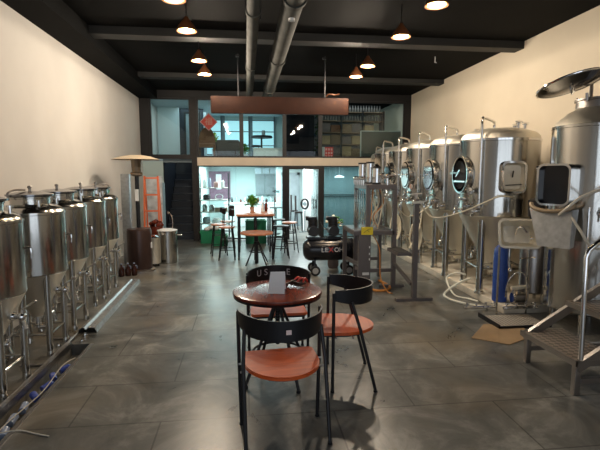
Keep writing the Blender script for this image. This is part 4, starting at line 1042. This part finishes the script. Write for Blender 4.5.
g = G(); g.bar((1.55, Y0, .82), (X1, Y0, .82), .06); g.bar((1.55, Y1, .82), (X1, Y1, .82), .06); g.bar((1.58, Y0, .82), (1.58, Y1, .82), .06); g.bar((X1, Y0, .82), (X1, Y1, .82), .06); part('work_rail', g)
g = G(); g.box(1.56, Y0, .845, X1, Y1, .86); part('work_plate', g, dsteel)
g = G(); g.box(1.62, Y0-.04, .0, 1.80, Y0+.02, .80); 
for k in range(4): pass
part('front_panel', g)
g = G()
for z in (.42, .5, .6): g.box(1.775, Y0-.045, z, 1.79, Y0-.04, z+.03)
g.box(1.68, Y0-.045, .2, 1.78, Y0-.04, .24); part('panel_label', g, white)
g = G(); g.box(1.55, Y1-.03, 0, 1.61, Y1+.03, .80); part('post', g)
g = G(); g.bar((1.6, Y1, .32), (1.7, Y0, .32), .05); g.bar((1.7, Y0, .26), (2.16, Y0, .26), .05); g.bar((X0, Y1, .3), (X1, Y1, .3), .05); part('lower_rail', g)
g = G(); g.bar((1.60, Y0, .30), (2.12, Y1, .1), .05); part('diagonal_brace', g)
g = G(); g.bar((1.95, Y0, .02), (2.32, Y0, .02), .07, .04); part('foot_bar', g)
# top cylinders
for x, y, h, lab in ((1.82, 6.98, .3, 0), (1.89, 6.78, .31, 1), (1.91, 6.5, .23, 2)):
    g = G(); g.cyl((x, y, 1.555), (x, y, 1.53+h), .062, seg=28); cc = part('cylinder', g, chrome)
    g = G(); g.cyl((x, y, 1.53+h), (x, y, 1.555+h), .067, seg=28); part('cylinder_cap', g, blackp, cc)
    g = G(); g.cyl((x, y, 1.53), (x, y, 1.555), .067, seg=28); part('cylinder_base', g, blackp, cc)
for k in range(6):
    valve(m_, Matrix.Translation((X0-.06, 6.45+k*.11, 1.54)), .8)
    g = G(); g.tube([(X0-.06, 6.45+k*.11, 1.44), (X0-.05, 6.46+k*.11, 1.2), (X0-.02, 6.47+k*.11, 1.0), (X0+.0, 6.45+k*.11, .88)], .007, 6, 4); part('filling_tube', g, chrome)
valve(m_, Matrix.Translation((2.05, 6.42, 1.53)), 1.3); valve(m_, Matrix.Translation((2.1, 6.9, 1.53)), 1.3)
g = G(); g.tube([(2.02, 6.7, 1.53), (2.06, 6.6, 1.62), (2.12, 6.55, 1.6), (2.12, 6.5, 1.53)], .012, 8, 5); part('pipe', g, chrome)
# yellow label plate
g = G(); M = facing((1.74, Y0-.05, .86), 262); g.box(-.085, -.06, 0, .085, .055, .006, M); yl = part('warning_plate', g, yellow)
g = G(); g.bar(M @ Vector((-.05, -.03, .008)), M @ Vector((0, .01, .008)), .004); g.bar(M @ Vector((0, .01, .008)), M @ Vector((.05, .03, .008)), .004); g.bar(M @ Vector((0, .01, .008)), M @ Vector((.03, -.02, .008)), .004); part('drawn_marks', g, blackm, yl)
m2 = thing('bottling_stand', (0, 0, 0), 'dark steel two-post stand with small tray, in front of the filling machine', 'stand')
g = G(); g.box(2.17, 5.62, 0, 2.23, 5.68, 1.36); g.build('post', painted, m2)
g = G(); g.bar((1.95, 5.65, .02), (2.45, 5.65, .02), .07, .04); g.build('foot_bar', painted, m2)
g = G(); g.bar((2.17, 5.68, .22), (2.17, 6.4, .36), .04); g.build('link_bar', painted, m2)
g = G(); g.box(1.98, 5.70, .60, 2.17, 6.15, .64); g.bar((2.2, 5.7, .60), (2.2, 6.42, .60), .03); g.build('tray', painted, m2)
g = G(); g.box(1.99, 5.72, .64, 2.16, 6.13, .645); g.build('tray_mat', rubber, m2)
g = G(); g.box(2.12, 5.6, 1.30, 2.28, 5.70, 1.33); g.cyl((2.2, 5.65, 1.36), (2.2, 5.65, 1.42), .02, seg=10); g.bar((2.13, 5.65, 1.42), (2.27, 5.65, 1.43), .015); g.build('clamp', chrome, m2)

# ------------------------------------------------------------------ hoses on the right
def hose(pts, r, m, label, n=8): 
    g = G(); g.tube(pts, r, 8, n); return tag(g.build('hose', m), label, 'hose')
hose([(2.2, 5.66, 1.41), (2.35, 5.6, 1.15), (2.5, 5.5, 1.13), (2.75, 5.4, 1.22), (2.95, 5.3, 1.33), (3.1, 5.25, 1.4), (3.25, 5.25, 1.40), (3.33, 5.31, 1.38)], .008, cream, 'long cream hose sagging from the two-post stand to the nearest kerb tank')
hose([(2.2, 6.45, 1.22), (2.36, 6.5, 1.06), (2.55, 6.7, 1.04), (2.75, 6.8, 1.10), (2.88, 6.8, 1.2)], .009, cream, 'cream hose sagging from the filling machine frame to the second kerb tank')
hose([(2.22, 6.5, 1.25), (2.4, 6.7, .95), (2.55, 6.9, .6), (2.7, 7.2, .45), (2.9, 7.3, .75), (2.95, 7.3, 1.1)], .012, cream, 'cream hose hanging in a deep loop right of the filling machine')
hose([(3.12, 5.9, .22), (2.95, 5.9, .16), (2.75, 5.9, .02), (2.68, 5.65, .015), (2.78, 5.4, .015), (2.98, 5.2, .015), (2.9, 5.14, .04)], .016, petal, 'thick white hose looping from the kerb down to the floor manifold')
hose([(3.1, 6.0, .25), (2.98, 6.05, .27), (2.86, 6.1, .18), (2.84, 5.8, .02), (2.95, 5.6, .015), (3.0, 5.45, .02)], .012, petal, 'thinner white hose bending over the kerb edge beside the thick one')
for k, (x, y, z, rr) in enumerate(((2.98, 7.36, .62, .17), (2.98, 8.42, .66, .17))):
    g = G()
    for j in range(4):
        a0 = j*.4; r2 = rr-.012*j
        g.tube([(x-.12+r2*.62*math.cos(i*PI/8), y+.018*j-.03, z-.02*j+r2*1.45*math.sin(i*PI/8)) for i in range(16)], .011, 8, 3, closed=True)
    tag(g.build('hose_coil', cream), ['coil of cream hose hanging under the second and third kerb tanks', 'coil of cream hose hanging under the third and fourth kerb tanks'][k], 'hose')
hose([(2.86, 7.3, 1.15), (2.9, 7.33, .98), (2.96, 7.36, .88)], .01, cream, 'short cream hose end above the nearer hanging coil')
hose([(3.1, 5.0, .2), (3.08, 4.93, .4), (3.16, 4.9, .52), (3.28, 4.9, .48), (3.34, 4.92, .25), (3.33, 4.95, .12)], .009, chrome, 'silver flexible pipe arching in front of the blue cylinder')
hose([(1.9, 6.9, .84), (1.95, 6.45, .6), (1.92, 6.25, .2), (1.98, 6.1, .02), (2.02, 6.0, .012)], .008, orangeh, 'thin orange tube dropping from the filling machine to the floor')
hose([(1.6, 6.9, .015), (1.75, 6.35, .015), (1.85, 6.15, .015), (2.02, 6.2, .015), (2.1, 6.38, .02), (2.05, 6.75, .02)], .018, orangeh, 'thick orange hose curving on the floor under the filling machine')
rnd = random.Random(9)
for k in range(7):
    y = 6.5+k*.08; 
    hose([(1.98, y, 1.5), (2.0+rnd.uniform(-.05, .1), y+.05, 1.25), (1.95+rnd.uniform(-.05, .12), y-.05, 1.05), (1.97+rnd.uniform(-.05, .08), y, .87)], .009, [cream, clearh, orangeh][k % 3], '%s tube hanging inside the filling machine, %s' % (['cream', 'pale', 'orange brown'][k % 3], ['nearest the camera', 'second from the front', 'third from the front', 'in the middle', 'third from the back', 'second from the back', 'farthest back'][k]), 5)

# ------------------------------------------------------------------ left background group
h = thing('patio_heater', (-1.86, 8.05, 0), 'brown patio heater with a mushroom top, at the left before the stairs', 'patio heater')
g = G(); g.lathe([(.25, 0), (.25, .03), (.2, .045)], 36); g.build('base', dsteel, h)
g = G(); g.lathe([(.2, .04), (.205, .06), (.205, .70), (.195, .74), (.05, .76)], 40); g.build('gas_housing', brownh, h)
g = G(); g.cyl((0, 0, .75), (0, 0, 1.66), .035, seg=16); g.build('pole', blackm, h)
g = G(); g.box(-.03, -.05, 1.22, .03, -.035, 1.42); g.build('pole_label', white, h)
g = G(); g.lathe([(.06, 1.64), (.1, 1.66), (.1, 1.70), (.075, 1.72), (.085, 1.90), (.1, 1.93)], 28)
g.build('burner', mat('burner_mesh', (.22, .17, .12), .4, .8), h)
g = G(); g.lathe([(.39, 1.92), (.4, 1.925), (.25, 1.975), (.1, 2.0), (0, 2.005), (0, 1.99), (.1, 1.985), (.25, 1.96)], 48, caps=False); g.build('reflector_cap', mat('cream_reflector', (.62, .52, .38), .4, .2), h)
g = G(); g.box(.2, -.05, .4, .212, .02, .5); g.build('warning_label', white, h)
p = thing('steel_column', (-2.16, 8.5, 0), 'slim silver column standing just left of the patio heater', 'column')
g = G(); g.box(-.075, -.06, .03, .075, .06, 1.68, bev=.01); g.build('column_body', galv, p); g = G(); g.box(-.1, -.09, 0, .1, .09, .03); g.build('base', galv, p)
f = thing('step_ladder', (-1.85, 9.15, 0), 'orange red step ladder frame standing behind the patio heater', 'ladder')
for x in (-.17, .13):
    g = G(); g.bar((x-.0, 0, 0), (x*.85, .12, 1.64), .035, .03); g.build('rail', rust, f)
    g = G(); g.bar((x, .42, 0), (x*.85, .16, 1.6), .025, .025); g.build('rear_rail', rust, f)
for z in (.3, .62, .95, 1.27, 1.6):
    g = G(); g.bar((-.17+.02*z/1.6, .12*z/1.64, z), (.13-.01*z, .12*z/1.64, z), .05, .03); g.build('rung', rust, f)
b = thing('plastic_wrapped_sheet', (-1.86, 9.75, 0), 'tall pale plastic-wrapped sheet leaning behind the orange ladder', 'sheet')
g = G(); g.box(-.2, 0, 0, .12, .03, 1.62); g.build('sheet', mat('milky_plastic', (.42, .46, .5), .25, noise=.35, nscale=7), b)
g = G(); g.box(.12, -.01, 0, .16, .04, 1.5); g.build('edge_strip', mat('blue_strip', (.15, .25, .32), .4), b)
s = thing('steel_pot', (-1.50, 8.75, 0), 'tall shiny steel pot with a thin curved tap, at the foot of the stairs', 'pot')
g = G(); g.lathe([(.17, 0), (.178, .01), (.178, .60), (.185, .605), (.185, .615), (.17, .615)], 40); g.build('body', steel, s)
g = G(); g.lathe([(.186, .615), (.186, .625), (.1, .65), (0, .655)], 36); g.build('lid', white, s)
g = G(); g.tube([(.1, -.02, .63), (.11, -.02, .78), (.09, -.02, .9), (.04, -.02, .97), (.03, -.02, .93)], .012, 8, 5); g.build('tap_pipe', chrome, s)
g = G(); g.cyl((.17, -.02, .53), (.25, -.03, .53), .012, seg=8); g.sph((.26, -.03, .53), .02); g.build('spigot', chrome, s)
s = thing('steel_pot', (-1.70, 8.42, 0), 'small squat steel pot between the patio heater and the taller pot', 'pot')
g = G(); g.lathe([(.10, .05), (.125, .06), (.125, .52), (.13, .53), (.12, .53)], 36); g.build('body', steel_cone, s)
g = G(); g.lathe([(.131, .53), (.131, .54), (.05, .58), (.02, .58)], 30); g.build('lid', chrome, s)
for k in range(3): g = G(); g.cyl((.08*math.cos(k*2.1), .08*math.sin(k*2.1), 0), (.08*math.cos(k*2.1), .08*math.sin(k*2.1), .06), .02, seg=10); g.build('foot', blackm, s)
g = G()
for k in range(7): 
    a = k*.9; g.sph((-1.74+.09*math.cos(a), 8.95+.09*math.sin(a), .70+.03*(k % 3)), .055, (1, 1, .8), 10)
g.cyl((-1.74, 8.95, 0), (-1.74, 8.95, .68), .12, seg=24)
o = tag(g.build('wrapped_bundle', amber), 'dark red brown wrapped bundle on a keg behind the small pot', 'bundle')
# dark bottles
for k, x in enumerate((-2.06, -1.965, -1.87)):
    g = G(); g.lathe([(.04, 0), (.046, .01), (.046, .11), (.016, .16), (.016, .20), (0, .2)], 20); o = g.build('jug', bottle); o.location = (x, 7.6+.03*k, .0)
    tag(o, 'small dark glass jug on the floor before the patio heater, %s' % ['leftmost', 'middle', 'rightmost'][k], 'jug', 'dark jugs before the heater')
    g = G(); g.cyl((0, 0, .2), (0, 0, .215), .018, seg=12); g.tube([(.016, 0, .17), (.045, 0, .16), (.046, 0, .12)], .006, 6, 4); g.build('cap', clearp, o)
# wire shelf and green bin by left wall
s = thing('wire_shelf', (-2.3, 7.5, 0), 'pale wire shelf against the left wall behind the small tanks', 'shelves')
for x in (-.18, .16):
    for y in (-.2, .2): g = G(); g.cyl((x, y, 0), (x, y, 1.2), .012, seg=8); g.build('upright', galv, s)
for z in (.3, .7, 1.15):
    g = G(); g.box(-.19, -.21, z, .17, .21, z+.015); g.build('shelf', galv, s)
g = G(); g.lathe([(.1, 0), (.125, .24), (.135, .24), (.135, .26), (.12, .26), (.12, .24)], 28); o = g.build('bucket', greenbin); o.location = (-2.26, 7.38, 1.166); tag(o, 'green bucket on the wire shelf behind the farthest small tank', 'bucket')
for k, z in enumerate((.316, .716)):
    g = G(); g.box(-.13, -.15, 0, .13, .15, .22, bev=.01); o = g.build('storage_box', mat('grey_box', (.3, .3, .28), .6)); o.location = (-2.29, 7.42, z); tag(o, ['grey box on the lowest wire shelf', 'grey box on the middle wire shelf'][k], 'box')
d = thing('conduit_stub', (1.78, 0, 0), 'small white conduit stub on the right end of the black ceiling', 'conduit')
g = G(); g.tube([(0, 0, 0), (0, 0, -.1), (.03, 0, -.1)], .006, 6); g.build('conduit', white, d); d.location = (3.3, 7.8, ZC)

# ------------------------------------------------------------------ lights
def area(name, loc, rot, sx, sy, e, col=(1, 1, 1)):
    ld = bpy.data.lights.new(name, 'AREA'); ld.shape = 'RECTANGLE'; ld.size = sx; ld.size_y = sy; ld.energy = e; ld.color = col
    o = bpy.data.objects.new(name, ld); C.objects.link(o); o.location = loc; o.rotation_euler = rot
    return o
area('shopfront_daylight', (.9, YF-.3, 1.6), (R(90), 0, 0), 6.0, 2.8, 62, (.84, .92, 1))
area('kitchen_light', (-.1, 13.3, 1.90), (0, 0, 0), 2.0, 2.2, 215, (.93, 1, .98))
area('corridor_light', (1.5, 12.9, 1.90), (0, 0, 0), .5, 1.4, 70, (.86, 1, 1))
area('tinted_room_light', (3.0, 12.5, 1.90), (0, 0, 0), 1.6, 1.0, 45, (.85, 1, 1))
area('upper_room_light', (-.6, 13.4, 3.58), (0, 0, 0), 2.6, 2.4, 55, (.8, .95, 1))
area('upper_store_light', (3.0, 12.3, 3.65), (0, 0, 0), 1.4, .5, 7, (.9, .95, 1))
w = bpy.data.worlds.new('World'); bpy.context.scene.world = w; w.use_nodes = True
w.node_tree.nodes['Background'].inputs[0].default_value = (.75, .85, 1, 1); w.node_tree.nodes['Background'].inputs[1].default_value = .4

# ------------------------------------------------------------------ camera
cd = bpy.data.cameras.new('camera'); cd.sensor_width = 36; cd.lens = 451/600*36; cd.clip_end = 100
co = bpy.data.objects.new('camera', cd); C.objects.link(co); co.location = (0, 0, 1.68)
co.rotation_euler = (R(90-6.452), 0, R(-6.785))
sc = bpy.context.scene; sc.camera = co
sc.view_settings.view_transform = 'Standard'; sc.view_settings.look = 'None'; sc.view_settings.gamma = 1; sc.view_settings.exposure = 0.0
sc.view_settings.use_curve_mapping = False
sc.cycles.max_bounces = 8; sc.cycles.transparent_max_bounces = 12; sc.cycles.sample_clamp_indirect = 6
